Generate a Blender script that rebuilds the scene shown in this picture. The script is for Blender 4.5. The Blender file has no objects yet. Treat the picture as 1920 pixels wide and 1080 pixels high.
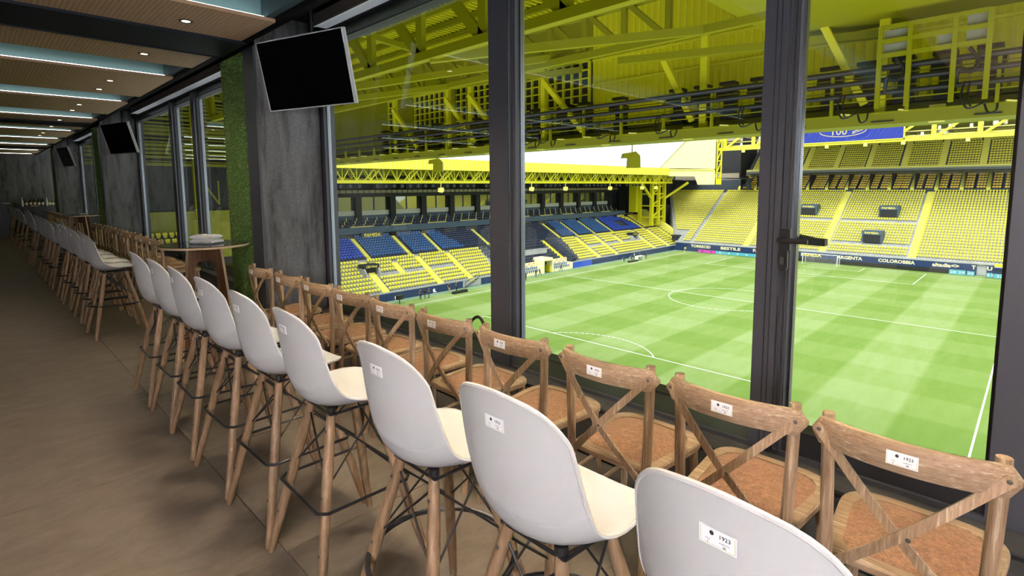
import bpy, math, random
import numpy as np
from mathutils import Vector, Matrix
random.seed(7)
rnd = random.Random(11)
PI = math.pi
SC = bpy.context.scene
COL = SC.collection

# ------------------------------------------------------------------ camera
HC = 1.52
yaw, pitch, roll = math.radians(44.729), math.radians(5.958), math.radians(-0.36)
fw = Vector((-math.sin(yaw) * math.cos(pitch), math.cos(yaw) * math.cos(pitch), -math.sin(pitch)))
rt = Vector((math.cos(yaw), math.sin(yaw), 0)); up = rt.cross(fw)
r2 = rt * math.cos(roll) + up * math.sin(roll); u2 = up * math.cos(roll) - rt * math.sin(roll)
M = Matrix((r2, u2, -fw)).transposed().to_4x4(); M.translation = (0, 0, HC)
cam = bpy.data.cameras.new('camera'); co = bpy.data.objects.new('camera', cam); COL.objects.link(co)
co.matrix_world = M
cam.sensor_width = 36; cam.lens = 1001.26 / 1920 * 36; cam.shift_y = -85 / 1920
cam.clip_start = 0.05; cam.clip_end = 600
SC.camera = co

# ------------------------------------------------------------------ sky, sun, exposure
SC.view_settings.view_transform = 'Standard'; SC.view_settings.look = 'None'
SC.view_settings.gamma = 1.0; SC.view_settings.use_curve_mapping = False
SC.view_settings.exposure = 0.0
W = bpy.data.worlds.new('overcast_sky'); SC.world = W; W.use_nodes = True
bg = W.node_tree.nodes['Background']; bg.inputs[0].default_value = (0.93, 0.97, 1.0, 1); bg.inputs[1].default_value = 2.4

def lamp(name, kind, loc, power, color=(1, 1, 1), rot=None, **kw):
    l = bpy.data.lights.new(name, kind); l.energy = power; l.color = color
    for k, v in kw.items(): setattr(l, k, v)
    o = bpy.data.objects.new(name, l); COL.objects.link(o); o.location = loc
    if rot is not None: o.rotation_euler = rot
    return o
def aim(o, target):
    o.rotation_euler = (Vector(target) - o.location).to_track_quat('-Z', 'Y').to_euler()
s = lamp('sun', 'SUN', (0, 0, 60), 3.6, (1, .97, .9), angle=math.radians(30)); aim(s, (-9, 40, 0))
# the photographer's flash, moved behind and right of the camera to even its falloff
fl = lamp('off_camera_flash', 'POINT', (1.5, -2.1, 1.9), 660, (.94, .95, 1.0), shadow_soft_size=.2)

# ------------------------------------------------------------------ materials
MATS = {}
def mat(name, col, rough=.5, metal=0., spec=.5, coat=0.):
    m = bpy.data.materials.new(name); m.use_nodes = True
    b = m.node_tree.nodes['Principled BSDF']
    b.inputs['Base Color'].default_value = (*col, 1); b.inputs['Roughness'].default_value = rough
    b.inputs['Metallic'].default_value = metal; b.inputs['Specular IOR Level'].default_value = spec
    b.inputs['Coat Weight'].default_value = coat
    MATS[name] = m
    return m
def nodes(m): return m.node_tree.nodes, m.node_tree.links, m.node_tree.nodes['Principled BSDF']
def varied(name, stops, scale, rough=.5, stretch=(1, 1, 1), detail=6, bump=0., coord='Object', metal=0., spec=.5, dist=0., nrough=.55):
    """noise-coloured material: stops = [(pos, colour), ...]"""
    m = mat(name, stops[0][1], rough, metal, spec); n, l, b = nodes(m)
    tc = n.new('ShaderNodeTexCoord'); mp = n.new('ShaderNodeMapping'); mp.inputs['Scale'].default_value = stretch
    nz = n.new('ShaderNodeTexNoise'); nz.inputs['Scale'].default_value = scale; nz.inputs['Detail'].default_value = detail
    nz.inputs['Distortion'].default_value = dist; nz.inputs['Roughness'].default_value = nrough
    cr = n.new('ShaderNodeValToRGB'); el = cr.color_ramp.elements
    el[0].position, el[0].color = stops[0][0], (*stops[0][1], 1); el[1].position, el[1].color = stops[-1][0], (*stops[-1][1], 1)
    for p, c in stops[1:-1]:
        e = el.new(p); e.color = (*c, 1)
    l.new(tc.outputs[coord], mp.inputs[0]); l.new(mp.outputs[0], nz.inputs['Vector'])
    l.new(nz.outputs['Fac'], cr.inputs[0]); l.new(cr.outputs[0], b.inputs['Base Color'])
    if bump:
        bp = n.new('ShaderNodeBump'); bp.inputs['Strength'].default_value = bump; bp.inputs['Distance'].default_value = .004
        l.new(nz.outputs['Fac'], bp.inputs['Height']); l.new(bp.outputs[0], b.inputs['Normal'])
    return m
def emit(name, col, strength):
    m = bpy.data.materials.new(name); m.use_nodes = True; n = m.node_tree.nodes; n.clear()
    e = n.new('ShaderNodeEmission'); e.inputs[0].default_value = (*col, 1); e.inputs[1].default_value = strength
    o = n.new('ShaderNodeOutputMaterial'); m.node_tree.links.new(e.outputs[0], o.inputs[0]); MATS[name] = m
    return m
def glass(name, tint=(1, 1, 1), refl=1.0):
    m = bpy.data.materials.new(name); m.use_nodes = True; n = m.node_tree.nodes; n.clear(); l = m.node_tree.links
    t = n.new('ShaderNodeBsdfTransparent'); t.inputs[0].default_value = (*tint, 1)
    g = n.new('ShaderNodeBsdfGlossy'); g.inputs['Roughness'].default_value = 0.0; g.inputs[0].default_value = (.95, 1, .97, 1)
    f = n.new('ShaderNodeFresnel'); ge = n.new('ShaderNodeNewGeometry')
    io = n.new('ShaderNodeMapRange'); io.inputs[3].default_value = 1.48; io.inputs[4].default_value = 1 / 1.48   # both faces of the thin pane reflect alike
    l.new(ge.outputs['Backfacing'], io.inputs[0]); l.new(io.outputs[0], f.inputs[0])
    mm = n.new('ShaderNodeMath'); mm.operation = 'MULTIPLY'; mm.inputs[1].default_value = refl
    mx = n.new('ShaderNodeMixShader'); o = n.new('ShaderNodeOutputMaterial')
    l.new(f.outputs[0], mm.inputs[0]); l.new(mm.outputs[0], mx.inputs[0]); l.new(t.outputs[0], mx.inputs[1]); l.new(g.outputs[0], mx.inputs[2]); l.new(mx.outputs[0], o.inputs[0])
    MATS[name] = m
    return m
OAK = [(.28, (.15, .088, .048)), (.44, (.30, .19, .11)), (.56, (.365, .245, .15)), (.66, (.58, .46, .33))]
varied('oak_along_x', OAK, 11, .5, (.45, 9, 14), 9, .25, dist=.9, nrough=.68)
varied('oak_along_z', OAK, 11, .5, (9, 9, .45), 9, .25, dist=.8, nrough=.68)
varied('beech_leg', [(.3, (.185, .11, .058)), (.55, (.28, .178, .10)), (.75, (.38, .26, .16))], 10, .45, (6, 6, .5), 6, .08)
varied('walnut', [(.3, (.085, .038, .02)), (.55, (.15, .07, .038)), (.75, (.21, .11, .065))], 8, .4, (5, 5, .5), 6, .05)
mat('plywood_edge', (.48, .34, .22), .55)
mat('white_plastic', (.52, .515, .52), .32, 0, .4)
mat('black_metal', (.012, .012, .014), .35)
mat('bolt_metal', (.12, .11, .10), .35, .8)
mat('card_white', (.86, .85, .88), .45); mat('card_gold', (.62, .55, .25), .5); mat('print_black', (.02, .015, .03), .6); mat('print_grey', (.16, .15, .2), .6)
mat('frame_anthracite', (.045, .047, .060), .42); mat('frame_black', (.012, .012, .014), .4)
mat('gasket_black', (.004, .004, .004), .5); mat('steel_edge', (.20, .215, .24), .25, 1.0)
mat('blind_grey', (.58, .58, .68), .5)
mat('spandrel_green', (.060, .074, .056), .2)
mat('ceiling_black', (.003, .003, .004), .7, 0, .1); mat('beam_dark', (.012, .015, .025), .55, 0, .2)
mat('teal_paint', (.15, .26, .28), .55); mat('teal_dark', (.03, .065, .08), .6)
mat('panel_edge_wood', (.50, .30, .19), .55)
mat('screen_black', (.002, .002, .003), .05, 0, .25); mat('tv_silver', (.85, .85, .93), .45, 0.)
mat('table_black', (.006, .006, .007), .06)
mat('cloth_white', (.75, .75, .76), .8)
mat('cardboard', (.30, .17, .09), .8); mat('bar_black', (.012, .013, .018), .35)
mat('bottle_dark', (.02, .02, .018), .08); mat('bottle_amber', (.14, .05, .015), .1); mat('bottle_green', (.12, .16, .05), .1); mat('bottle_clear', (.45, .55, .72), .06)
mat('paper_label', (.7, .66, .58), .7)
emit('led_strip', (.97, 1.0, .93), 8.0); emit('downlight_glow', (1.0, .80, .58), 6.0)
glass('window_glass', (.97, .985, .965), 1.0)
# stadium
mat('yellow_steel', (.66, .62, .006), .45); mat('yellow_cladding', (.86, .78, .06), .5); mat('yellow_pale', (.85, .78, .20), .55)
mat('yellow_panel', (1.0, .95, .38), .4)
mat('yellow_seat', (.92, .84, .06), .4); mat('amber_seat', (.95, .66, .03), .4); mat('aisle_yellow', (.86, .80, .16), .6)
mat('blue_seat', (.045, .15, .42), .4); mat('royal_seat', (.03, .09, .62), .4); mat('navy_seat', (.028, .042, .10), .45)
mat('seat_bracket', (.03, .035, .02), .6)
varied('concrete_grey', [(.3, (.34, .35, .36)), (.7, (.46, .47, .48))], .8, .8)
mat('navy_wall', (.012, .035, .12), .5); mat('navy_dark', (.01, .013, .025), .6); mat('slate_panel', (.05, .065, .10), .5)
mat('sign_yellow', (.85, .72, .12), .5); mat('sign_cream', (.85, .80, .50), .5); mat('white_paint', (.85, .86, .88), .5); mat('red_print', (.65, .05, .08), .5)
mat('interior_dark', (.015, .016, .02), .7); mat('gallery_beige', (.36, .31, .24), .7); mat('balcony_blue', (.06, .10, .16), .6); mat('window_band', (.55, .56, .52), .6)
mat('tray_grey', (.028, .029, .03), .5, .3); mat('flood_black', (.008, .008, .01), .4); mat('cabinet_grey', (.30, .30, .28), .5); mat('cable_black', (.006, .006, .007), .5)
mat('yellow_shaded', (.26, .26, .001), .6, 0, .2); mat('sheet_yellow', (.70, .67, .006), .5); mat('girder_shaded', (.23, .23, .006), .5); mat('olive_dark', (.21, .21, .004), .6); mat('deck_olive', (.34, .33, .05), .6); mat('skin', (.50, .30, .20), .6); mat('cloth_black', (.012, .012, .014), .8); mat('cloth_navy', (.02, .03, .08), .8); mat('hair_dark', (.02, .012, .008), .7)  # roof and girder yellows: the steel's paint with shade darkened into the colour
emit('led_pink', (.85, .12, .62), 1.0); emit('led_cyan', (.16, .72, .78), 1.0); emit('led_violet', (.22, .25, .75), 1.0); emit('led_white', (.85, .95, 1), 1.1); emit('led_digit_pink', (.45, .02, .35), 1.0)
emit('screen_blue', (.075, .115, .66), 1.0); emit('screen_yellow', (.95, .88, .45), 1.1); emit('screen_line', (.20, .27, .82), 1.0)
mat('reflective_glass', (.25, .27, .22), .03, .9)
mat('line_white', (.86, .88, .86), .8)

def sheet_glow():
    """thin translucent roof sheet: part of the daylight behind it comes through"""
    m = bpy.data.materials.new('translucent_sheet'); m.use_nodes = True; n = m.node_tree.nodes; n.clear(); l = m.node_tree.links
    d = n.new('ShaderNodeBsdfDiffuse'); d.inputs[0].default_value = (.70, .67, .006, 1); t = n.new('ShaderNodeBsdfTranslucent'); t.inputs[0].default_value = (.60, .57, .01, 1)
    mx = n.new('ShaderNodeMixShader'); mx.inputs[0].default_value = .36; o = n.new('ShaderNodeOutputMaterial')
    l.new(d.outputs[0], mx.inputs[1]); l.new(t.outputs[0], mx.inputs[2]); l.new(mx.outputs[0], o.inputs[0]); MATS['translucent_sheet'] = m
def concrete():
    m = mat('dark_concrete', (.09, .09, .095), .55); n, l, b = nodes(m)
    tc = n.new('ShaderNodeTexCoord'); mp = n.new('ShaderNodeMapping'); mp.inputs['Scale'].default_value = (3, 3, .55)
    a = n.new('ShaderNodeTexNoise'); a.inputs['Scale'].default_value = 2.2; a.inputs['Detail'].default_value = 8; a.inputs['Roughness'].default_value = .65; a.inputs['Distortion'].default_value = .4
    f = n.new('ShaderNodeTexNoise'); f.inputs['Scale'].default_value = 70; f.inputs['Detail'].default_value = 4
    c = n.new('ShaderNodeValToRGB'); e = c.color_ramp.elements
    e[0].position, e[0].color = .36, (.036, .032, .032, 1); e[1].position, e[1].color = .66, (.165, .158, .176, 1)
    k = e.new(.46); k.color = (.100, .095, .102, 1)
    mx = n.new('ShaderNodeMix'); mx.data_type = 'RGBA'; mx.blend_type = 'MULTIPLY'; mx.inputs[0].default_value = .55
    c2 = n.new('ShaderNodeValToRGB'); c2.color_ramp.elements[0].position = .35; c2.color_ramp.elements[0].color = (.45, .45, .45, 1); c2.color_ramp.elements[1].position = .6
    l.new(tc.outputs['Object'], mp.inputs[0]); l.new(mp.outputs[0], a.inputs['Vector']); l.new(tc.outputs['Object'], f.inputs['Vector'])
    l.new(a.outputs['Fac'], c.inputs[0]); l.new(f.outputs['Fac'], c2.inputs[0]); l.new(c.outputs[0], mx.inputs[6]); l.new(c2.outputs[0], mx.inputs[7]); l.new(mx.outputs[2], b.inputs['Base Color'])
concrete(); sheet_glow()
def tile_mat(name, c0, c1, c2, stretch, scale, rough):
    varied(name, [(.3, c0), (.5, c1), (.72, c2)], scale, rough, stretch, 10, .03, dist=.5, nrough=.74)
tile_mat('floor_tile', (.106, .081, .059), (.142, .112, .084), (.186, .152, .118), (2.2, 1.1, 1), 4.0, .5)
mat('floor_joint', (.055, .045, .035), .8)
tile_mat('curb_tile', (.028, .028, .028), (.048, .047, .046), (.085, .083, .08), (.6, 3, 3), 3, .35)
def slatted():
    m = mat('slatted_wood', (.3, .18, .1), .55); n, l, b = nodes(m)
    tc = n.new('ShaderNodeTexCoord'); sx = n.new('ShaderNodeSeparateXYZ'); l.new(tc.outputs['Object'], sx.inputs[0])
    def wave(out, per, lo):
        a = n.new('ShaderNodeMath'); a.operation = 'MULTIPLY'; a.inputs[1].default_value = 2 * PI / per; l.new(out, a.inputs[0])
        q = n.new('ShaderNodeMath'); q.operation = 'SINE'; l.new(a.outputs[0], q.inputs[0])
        r = n.new('ShaderNodeMapRange'); r.inputs[1].default_value = lo; r.inputs[2].default_value = lo + .35; l.new(q.outputs[0], r.inputs[0]); return r.outputs[0]
    g = wave(sx.outputs['Y'], .030, .35); h = wave(sx.outputs['X'], .024, .2)
    mh = n.new('ShaderNodeMath'); mh.operation = 'MULTIPLY'; l.new(g, mh.inputs[0]); l.new(h, mh.inputs[1])
    nz = n.new('ShaderNodeTexNoise'); nz.inputs['Scale'].default_value = 5; nz.inputs['Detail'].default_value = 6
    mp = n.new('ShaderNodeMapping'); mp.inputs['Scale'].default_value = (.6, 9, 1); l.new(tc.outputs['Object'], mp.inputs[0]); l.new(mp.outputs[0], nz.inputs['Vector'])
    cr = n.new('ShaderNodeValToRGB'); cr.color_ramp.elements[0].position = .3; cr.color_ramp.elements[0].color = (.55, .35, .21, 1); cr.color_ramp.elements[1].position = .7; cr.color_ramp.elements[1].color = (.68, .45, .29, 1)
    l.new(nz.outputs['Fac'], cr.inputs[0])
    mx = n.new('ShaderNodeMix'); mx.data_type = 'RGBA'; mx.inputs[7].default_value = (.17, .10, .062, 1)
    l.new(mh.outputs[0], mx.inputs[0]); l.new(cr.outputs[0], mx.inputs[6]); l.new(mx.outputs[2], b.inputs['Base Color'])
slatted()
def cane():
    m = mat('woven_cane', (.35, .16, .06), .55); n, l, b = nodes(m)
    tc = n.new('ShaderNodeTexCoord'); mp = n.new('ShaderNodeMapping'); mp.inputs['Scale'].default_value = (1, 1, .001); l.new(tc.outputs['Object'], mp.inputs[0])
    br = n.new('ShaderNodeTexBrick'); br.inputs['Scale'].default_value = 62; br.inputs['Mortar Size'].default_value = .035; br.inputs['Brick Width'].default_value = .42; br.inputs['Row Height'].default_value = .28
    br.inputs['Color1'].default_value = (.50, .22, .085, 1); br.inputs['Color2'].default_value = (.33, .13, .045, 1); br.inputs['Mortar'].default_value = (.13, .05, .02, 1)
    l.new(mp.outputs[0], br.inputs['Vector'])
    nz = n.new('ShaderNodeTexNoise'); nz.inputs['Scale'].default_value = 60; l.new(tc.outputs['Object'], nz.inputs['Vector'])
    mx = n.new('ShaderNodeMix'); mx.data_type = 'RGBA'; mx.blend_type = 'OVERLAY'; mx.inputs[0].default_value = .5; l.new(br.outputs['Color'], mx.inputs[6]); l.new(nz.outputs['Fac'], mx.inputs[7])
    hs = n.new('ShaderNodeHueSaturation'); hs.inputs['Saturation'].default_value = .85; l.new(mx.outputs[2], hs.inputs['Color']); l.new(hs.outputs[0], b.inputs['Base Color'])
    bp = n.new('ShaderNodeBump'); bp.inputs['Strength'].default_value = .7; bp.inputs['Distance'].default_value = .003; bp.invert = True
    l.new(br.outputs['Fac'], bp.inputs['Height']); l.new(bp.outputs[0], b.inputs['Normal'])
cane()
varied('turf_blade', [(.3, (.06, .13, .02)), (.5, (.13, .24, .045)), (.75, (.34, .48, .14))], 60, .5)
mat('turf_backing', (.09, .17, .03), .9)
def pitch_mat():
    m = mat('mown_grass', (.2, .4, .05), .9, 0, .2); n, l, b = nodes(m)
    tc = n.new('ShaderNodeTexCoord'); sx = n.new('ShaderNodeSeparateXYZ'); l.new(tc.outputs['Object'], sx.inputs[0])
    def band(out, per, off):
        a = n.new('ShaderNodeMath'); a.operation = 'MULTIPLY_ADD'; a.inputs[1].default_value = 2 * PI / per; a.inputs[2].default_value = off; l.new(out, a.inputs[0])
        q = n.new('ShaderNodeMath'); q.operation = 'SINE'; l.new(a.outputs[0], q.inputs[0])
        r = n.new('ShaderNodeMapRange'); r.inputs[1].default_value = -.12; r.inputs[2].default_value = .12; l.new(q.outputs[0], r.inputs[0]); return r.outputs[0]
    gx = band(sx.outputs['X'], 68 / 5.5, .9); gy = band(sx.outputs['Y'], 105 / 9., 0.)
    g2 = n.new('ShaderNodeMath'); g2.operation = 'MULTIPLY'; g2.inputs[1].default_value = .55; l.new(gy, g2.inputs[0])
    ad = n.new('ShaderNodeMath'); ad.operation = 'MULTIPLY_ADD'; ad.inputs[1].default_value = 1.25; l.new(gx, ad.inputs[0]); l.new(g2.outputs[0], ad.inputs[2])
    nz = n.new('ShaderNodeTexNoise'); nz.inputs['Scale'].default_value = .35; nz.inputs['Detail'].default_value = 8; nz.inputs['Roughness'].default_value = .7
    mp = n.new('ShaderNodeMapping'); mp.inputs['Scale'].default_value = (2.2, .5, 1); l.new(tc.outputs['Object'], mp.inputs[0]); l.new(mp.outputs[0], nz.inputs['Vector'])
    m2 = n.new('ShaderNodeMath'); m2.operation = 'MULTIPLY_ADD'; m2.inputs[1].default_value = .9; m2.inputs[2].default_value = -.36; l.new(nz.outputs['Fac'], m2.inputs[0])
    a2 = n.new('ShaderNodeMath'); a2.operation = 'MULTIPLY_ADD'; a2.inputs[1].default_value = .40; l.new(ad.outputs[0], a2.inputs[0]); l.new(m2.outputs[0], a2.inputs[2])
    cr = n.new('ShaderNodeValToRGB'); e = cr.color_ramp.elements
    e[0].position, e[0].color = 0., (.130, .222, .034, 1); e[1].position, e[1].color = 1., (.245, .325, .130, 1); k = e.new(.5); k.color = (.182, .272, .070, 1)
    l.new(a2.outputs[0], cr.inputs[0]); l.new(cr.outputs[0], b.inputs['Base Color'])
pitch_mat()
varied('turf_surround', [(.3, (.14, .25, .14)), (.7, (.20, .31, .19))], .5, .9)

# ------------------------------------------------------------------ mesh helpers
class MB:
    def __init__(s): s.v = []; s.f = []; s.m = []
    def add(s, vs, fs, mi=0):
        o = len(s.v); s.v.extend([tuple(p) for p in vs])
        for f in fs: s.f.append(tuple(i + o for i in f)); s.m.append(mi)
    def box(s, x0, x1, y0, y1, z0, z1, mi=0):
        s.add([(x0, y0, z0), (x1, y0, z0), (x1, y1, z0), (x0, y1, z0), (x0, y0, z1), (x1, y0, z1), (x1, y1, z1), (x0, y1, z1)],
              [(0, 3, 2, 1), (4, 5, 6, 7), (0, 1, 5, 4), (1, 2, 6, 5), (2, 3, 7, 6), (3, 0, 4, 7)], mi)
    def beam(s, p, q, w, h, upv=(0, 0, 1), mi=0):
        p, q = Vector(p), Vector(q); d = (q - p).normalized(); upv = Vector(upv)
        a = d.cross(upv)
        if a.length < 1e-4: a = d.cross(Vector((1, 0, 0)))
        a.normalize(); b = a.cross(d); vs = []
        for c in (p, q):
            for i, j in ((-1, -1), (1, -1), (1, 1), (-1, 1)): vs.append(c + a * i * w / 2 + b * j * h / 2)
        s.add(vs, [(0, 1, 2, 3), (7, 6, 5, 4), (0, 4, 5, 1), (1, 5, 6, 2), (2, 6, 7, 3), (3, 7, 4, 0)], mi)
    def tube(s, pts, r, n=8, mi=0, closed=False):
        pts = [Vector(p) for p in pts]; N = len(pts); rr = r if isinstance(r, (list, tuple)) else [r] * N
        vs = []; ref = None
        for i, p in enumerate(pts):
            if closed: d = pts[(i + 1) % N] - pts[i - 1]
            else: d = pts[min(i + 1, N - 1)] - pts[max(i - 1, 0)]
            d.normalize()
            if ref is None or abs(ref.dot(d)) > .95: ref = Vector((0, 0, 1)) if abs(d.z) < .9 else Vector((1, 0, 0))
            a = (ref - d * ref.dot(d)).normalized(); b = d.cross(a); ref = a
            for k in range(n):
                t = 2 * PI * k / n; vs.append(p + (a * math.cos(t) + b * math.sin(t)) * rr[i])
        fs = []
        for i in range(N if closed else N - 1):
            j = (i + 1) % N
            for k in range(n):
                k2 = (k + 1) % n; fs.append((i * n + k, i * n + k2, j * n + k2, j * n + k))
        if not closed: fs.append(tuple(range(n - 1, -1, -1))); fs.append(tuple((N - 1) * n + k for k in range(n)))
        s.add(vs, fs, mi)
    def lathe(s, prof, c=(0, 0, 0), n=20, mi=0):
        vs = []; N = len(prof)
        for r, z in prof:
            for k in range(n):
                t = 2 * PI * k / n; vs.append((c[0] + r * math.cos(t), c[1] + r * math.sin(t), c[2] + z))
        fs = [(i * n + k, i * n + (k + 1) % n, (i + 1) * n + (k + 1) % n, (i + 1) * n + k) for i in range(N - 1) for k in range(n)]
        fs.append(tuple(range(n - 1, -1, -1))); fs.append(tuple((N - 1) * n + k for k in range(n)))
        s.add(vs, fs, mi)
    def prism(s, poly, fn, d0, d1, mi=0):
        """poly of (a,b); fn(a,b,d)->xyz"""
        n = len(poly); vs = [fn(a, b, d0) for a, b in poly] + [fn(a, b, d1) for a, b in poly]
        s.add(vs, [tuple(range(n - 1, -1, -1)), tuple(range(n, 2 * n))] + [(i, (i + 1) % n, n + (i + 1) % n, n + i) for i in range(n)], mi)
    def ball(s, c, r, n=8, m=5, mi=0, sc=(1, 1, 1)):
        vs = []; 
        for i in range(1, m):
            t = PI * i / m
            for k in range(n):
                q = 2 * PI * k / n; vs.append((c[0] + r * sc[0] * math.sin(t) * math.cos(q), c[1] + r * sc[1] * math.sin(t) * math.sin(q), c[2] + r * sc[2] * math.cos(t)))
        vs += [(c[0], c[1], c[2] + r * sc[2]), (c[0], c[1], c[2] - r * sc[2])]; T = len(vs) - 2
        fs = [(i * n + k, (i + 1) * n + k, (i + 1) * n + (k + 1) % n, i * n + (k + 1) % n) for i in range(m - 2) for k in range(n)]
        fs += [(T, k, (k + 1) % n) for k in range(n)] + [(T + 1, (m - 2) * n + (k + 1) % n, (m - 2) * n + k) for k in range(n)]
        s.add(vs, fs, mi)
    def mesh(s, name, mats, smooth=False):
        me = bpy.data.meshes.new(name); me.from_pydata(s.v, [], s.f)
        for mm in ([mats] if isinstance(mats, str) else mats): me.materials.append(MATS[mm])
        if len(set(s.m)) > 1: me.polygons.foreach_set('material_index', s.m)
        if smooth:
            me.polygons.foreach_set('use_smooth', [True] * len(s.f))
            try: me.set_sharp_from_angle(angle=math.radians(40))
            except Exception: pass
        me.update(); return me
    def build(s, name, mats, parent=None, loc=(0, 0, 0), smooth=False, **props):
        return link(name, s.mesh(name, mats, smooth), parent, loc, **props)
def link(name, me, parent=None, loc=(0, 0, 0), rot=None, **props):
    o = bpy.data.objects.new(name, me); COL.objects.link(o); o.location = loc
    if rot: o.rotation_euler = rot
    if parent: o.parent = parent
    for k, v in props.items(): o[k] = v
    return o
def thing(name, label, cat, loc=(0, 0, 0), rotz=0, group=None, **props):
    o = link(name, None, None, loc, (0, 0, rotz)); o['label'] = label; o['category'] = cat
    if group: o['group'] = group
    for k, v in props.items(): o[k] = v
    return o
def tag(o, label, cat, group=None):
    o['label'] = label; o['category'] = cat
    if group: o['group'] = group
    return o
def dup(root, loc, rotz=None, label=None, group=None):
    r = root.copy(); COL.objects.link(r); r.location = loc
    if rotz is not None: r.rotation_euler = (0, 0, rotz)
    if label: r['label'] = label
    if group: r['group'] = group
    for ch in list(root.children):
        c = ch.copy(); COL.objects.link(c); c.parent = r
        for g in list(ch.children):
            d = g.copy(); COL.objects.link(d); d.parent = c
    return r
def struct(name, mb, mats, parent=None, loc=(0, 0, 0), smooth=False):
    o = mb.build(name, mats, parent, loc, smooth)
    if parent is None: o['kind'] = 'structure'
    return o
def text_geo(items, mapf, depth=0.0):
    """items: (string, size, x, y, thicken, centre); returns verts, faces mapped by mapf(x, y, z)"""
    V = []; F = []
    for st, size, x, y, th, cen in items:
        cu = bpy.data.curves.new('t', 'FONT'); cu.body = st; cu.size = size; cu.offset = th; cu.resolution_u = 2; cu.extrude = depth
        cu.align_x = 'CENTER' if cen else 'LEFT'; cu.align_y = 'CENTER' if cen else 'BOTTOM_BASELINE'
        o = bpy.data.objects.new('t', cu); COL.objects.link(o)
        dg = bpy.context.evaluated_depsgraph_get(); dg.update()
        me = bpy.data.meshes.new_from_object(o.evaluated_get(dg)); b = len(V)
        V += [mapf(v.co.x + x, v.co.y + y, v.co.z) for v in me.vertices]
        F += [tuple(b + i for i in p.vertices) for p in me.polygons]
        bpy.data.objects.remove(o); bpy.data.meshes.remove(me); bpy.data.curves.remove(cu)
    return V, F
def text_obj(name, st, width, height, origin, ux, uz, matn, parent=None, th=.0, **props):
    """lettering standing in the plane spanned by ux (reading direction) and uz, fitted into width x height, centred on origin"""
    V, F = text_geo([(st, 1., 0, 0, th, True)], lambda x, y, z: (x, y, z))
    A = np.array(V); lo, hi = A.min(0), A.max(0); o = Vector(origin); ux, uz = Vector(ux), Vector(uz)
    mb = MB(); mb.add([o + ux * float(((p[0] - lo[0]) / (hi[0] - lo[0]) - .5) * width) + uz * float(((p[1] - lo[1]) / (hi[1] - lo[1]) - .5) * height) for p in A], F)
    return mb.build(name, matn, parent, **props)

exec_parts = []
# ================================================================== ROOM
PER = 8.2
ZC, YE, YW = 2.80, 1.80, 2.49
XL, XR, YB = -26.4, 4.2, -6.2
# floor: tiles proud of a recessed joint bed
f = MB(); f.box(XL, XR, YB, 2.36, -.12, -.006); floor = struct('floor', f, 'floor_joint')
tb = MB(); tb.box(-.5975, .5975, -.5975, .5975, -.02, 0); tm = tb.mesh('tile', 'floor_tile')
for i in range(-20, 7):
    for j in range(-5, 2):
        x = -3.36 + 1.2 * i + .6; y = .82 + 1.2 * j + .6
        if XL + .3 < x < XR and y < 2.2:
            link('tile', tm, floor, (x, y, 0), (0, 0, PI * rnd.randint(0, 1)))
w = MB(); w.box(XL - .2, XL, YB, 2.7, -.1, 3.3); struct('wall_left', w, 'dark_concrete')
w = MB(); w.box(XL, XR, YB - .2, YB, -.1, 3.3); struct('wall_back', w, 'dark_concrete')
w = MB(); w.box(XR, XR + .2, YB, 2.9, -.1, 3.3); struct('wall_right', w, 'dark_concrete')
# ceiling: upper slab, slatted panels, teal upstands with LED, beams
c = MB(); c.box(XL, XR, YB, 2.75, 3.14, 3.32); ceiling = struct('ceiling', c, 'dark_concrete')
def cpanel(xa, xb, led):
    """panel between xb (far) and xa (near)"""
    m = MB(); m.box(xb, xa, YB, YE, ZC, ZC + .026); o = m.build('ceiling_panel', 'slatted_wood', ceiling)
    e = MB(); e.box(xa, xa + .012, YB, YE, ZC, ZC + .026); e.build('panel_lip', 'panel_edge_wood', o)
    if led:
        u = MB(); u.box(xa - .10, xa - .08, YB, 1.70, ZC + .026, 3.14); u.build('teal_upstand', 'teal_paint', ceiling)
        q = MB(); q.box(xa - .022, xa - .004, YB + .3, 1.69, ZC + .0265, ZC + .033); q.build('led_strip', 'led_strip', o)
for k in (1, 0, -1, -2):
    d = PER * k
    for a, b, led in ((-4.33, -5.06, 1), (-5.77, -6.54, 0), (-7.31, -9.04, 1), (-9.86, -11.47, 1)):
        a += d; b += d
        a, b = min(a, XR), max(b, XL)
        if a > b + .05: cpanel(a, b, led)
    if XL < -5.77 + d and -5.06 + d < XR:
        m = MB(); m.box(-5.75 + d, -5.08 + d, YB, YE + .02, ZC - .012, ZC + .25); m.box(-5.08 + d, -5.062 + d, YB, YE, ZC - .02, ZC + .05); m.box(-5.768 + d, -5.75 + d, YB, YE, ZC - .02, ZC + .05)
        m.build('ceiling_beam', 'beam_dark', ceiling)
    for a, b in ((-6.54, -7.31), (-9.04, -9.86), (-11.47, -12.53)):
        a += d; b += d; a = min(a, XR); b = max(b, XL)
        if a > b + .05:
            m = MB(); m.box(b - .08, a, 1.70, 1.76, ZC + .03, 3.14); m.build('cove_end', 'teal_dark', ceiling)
t = MB(); t.box(XL, XR, YE - .03, YE + .03, ZC - .005, 3.14); struct('trim_1', t, 'ceiling_black')
t = MB(); t.box(XL, XR, YE + .03, 2.42, 3.10, 3.139); struct('trim_2', t, 'ceiling_black')
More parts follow.
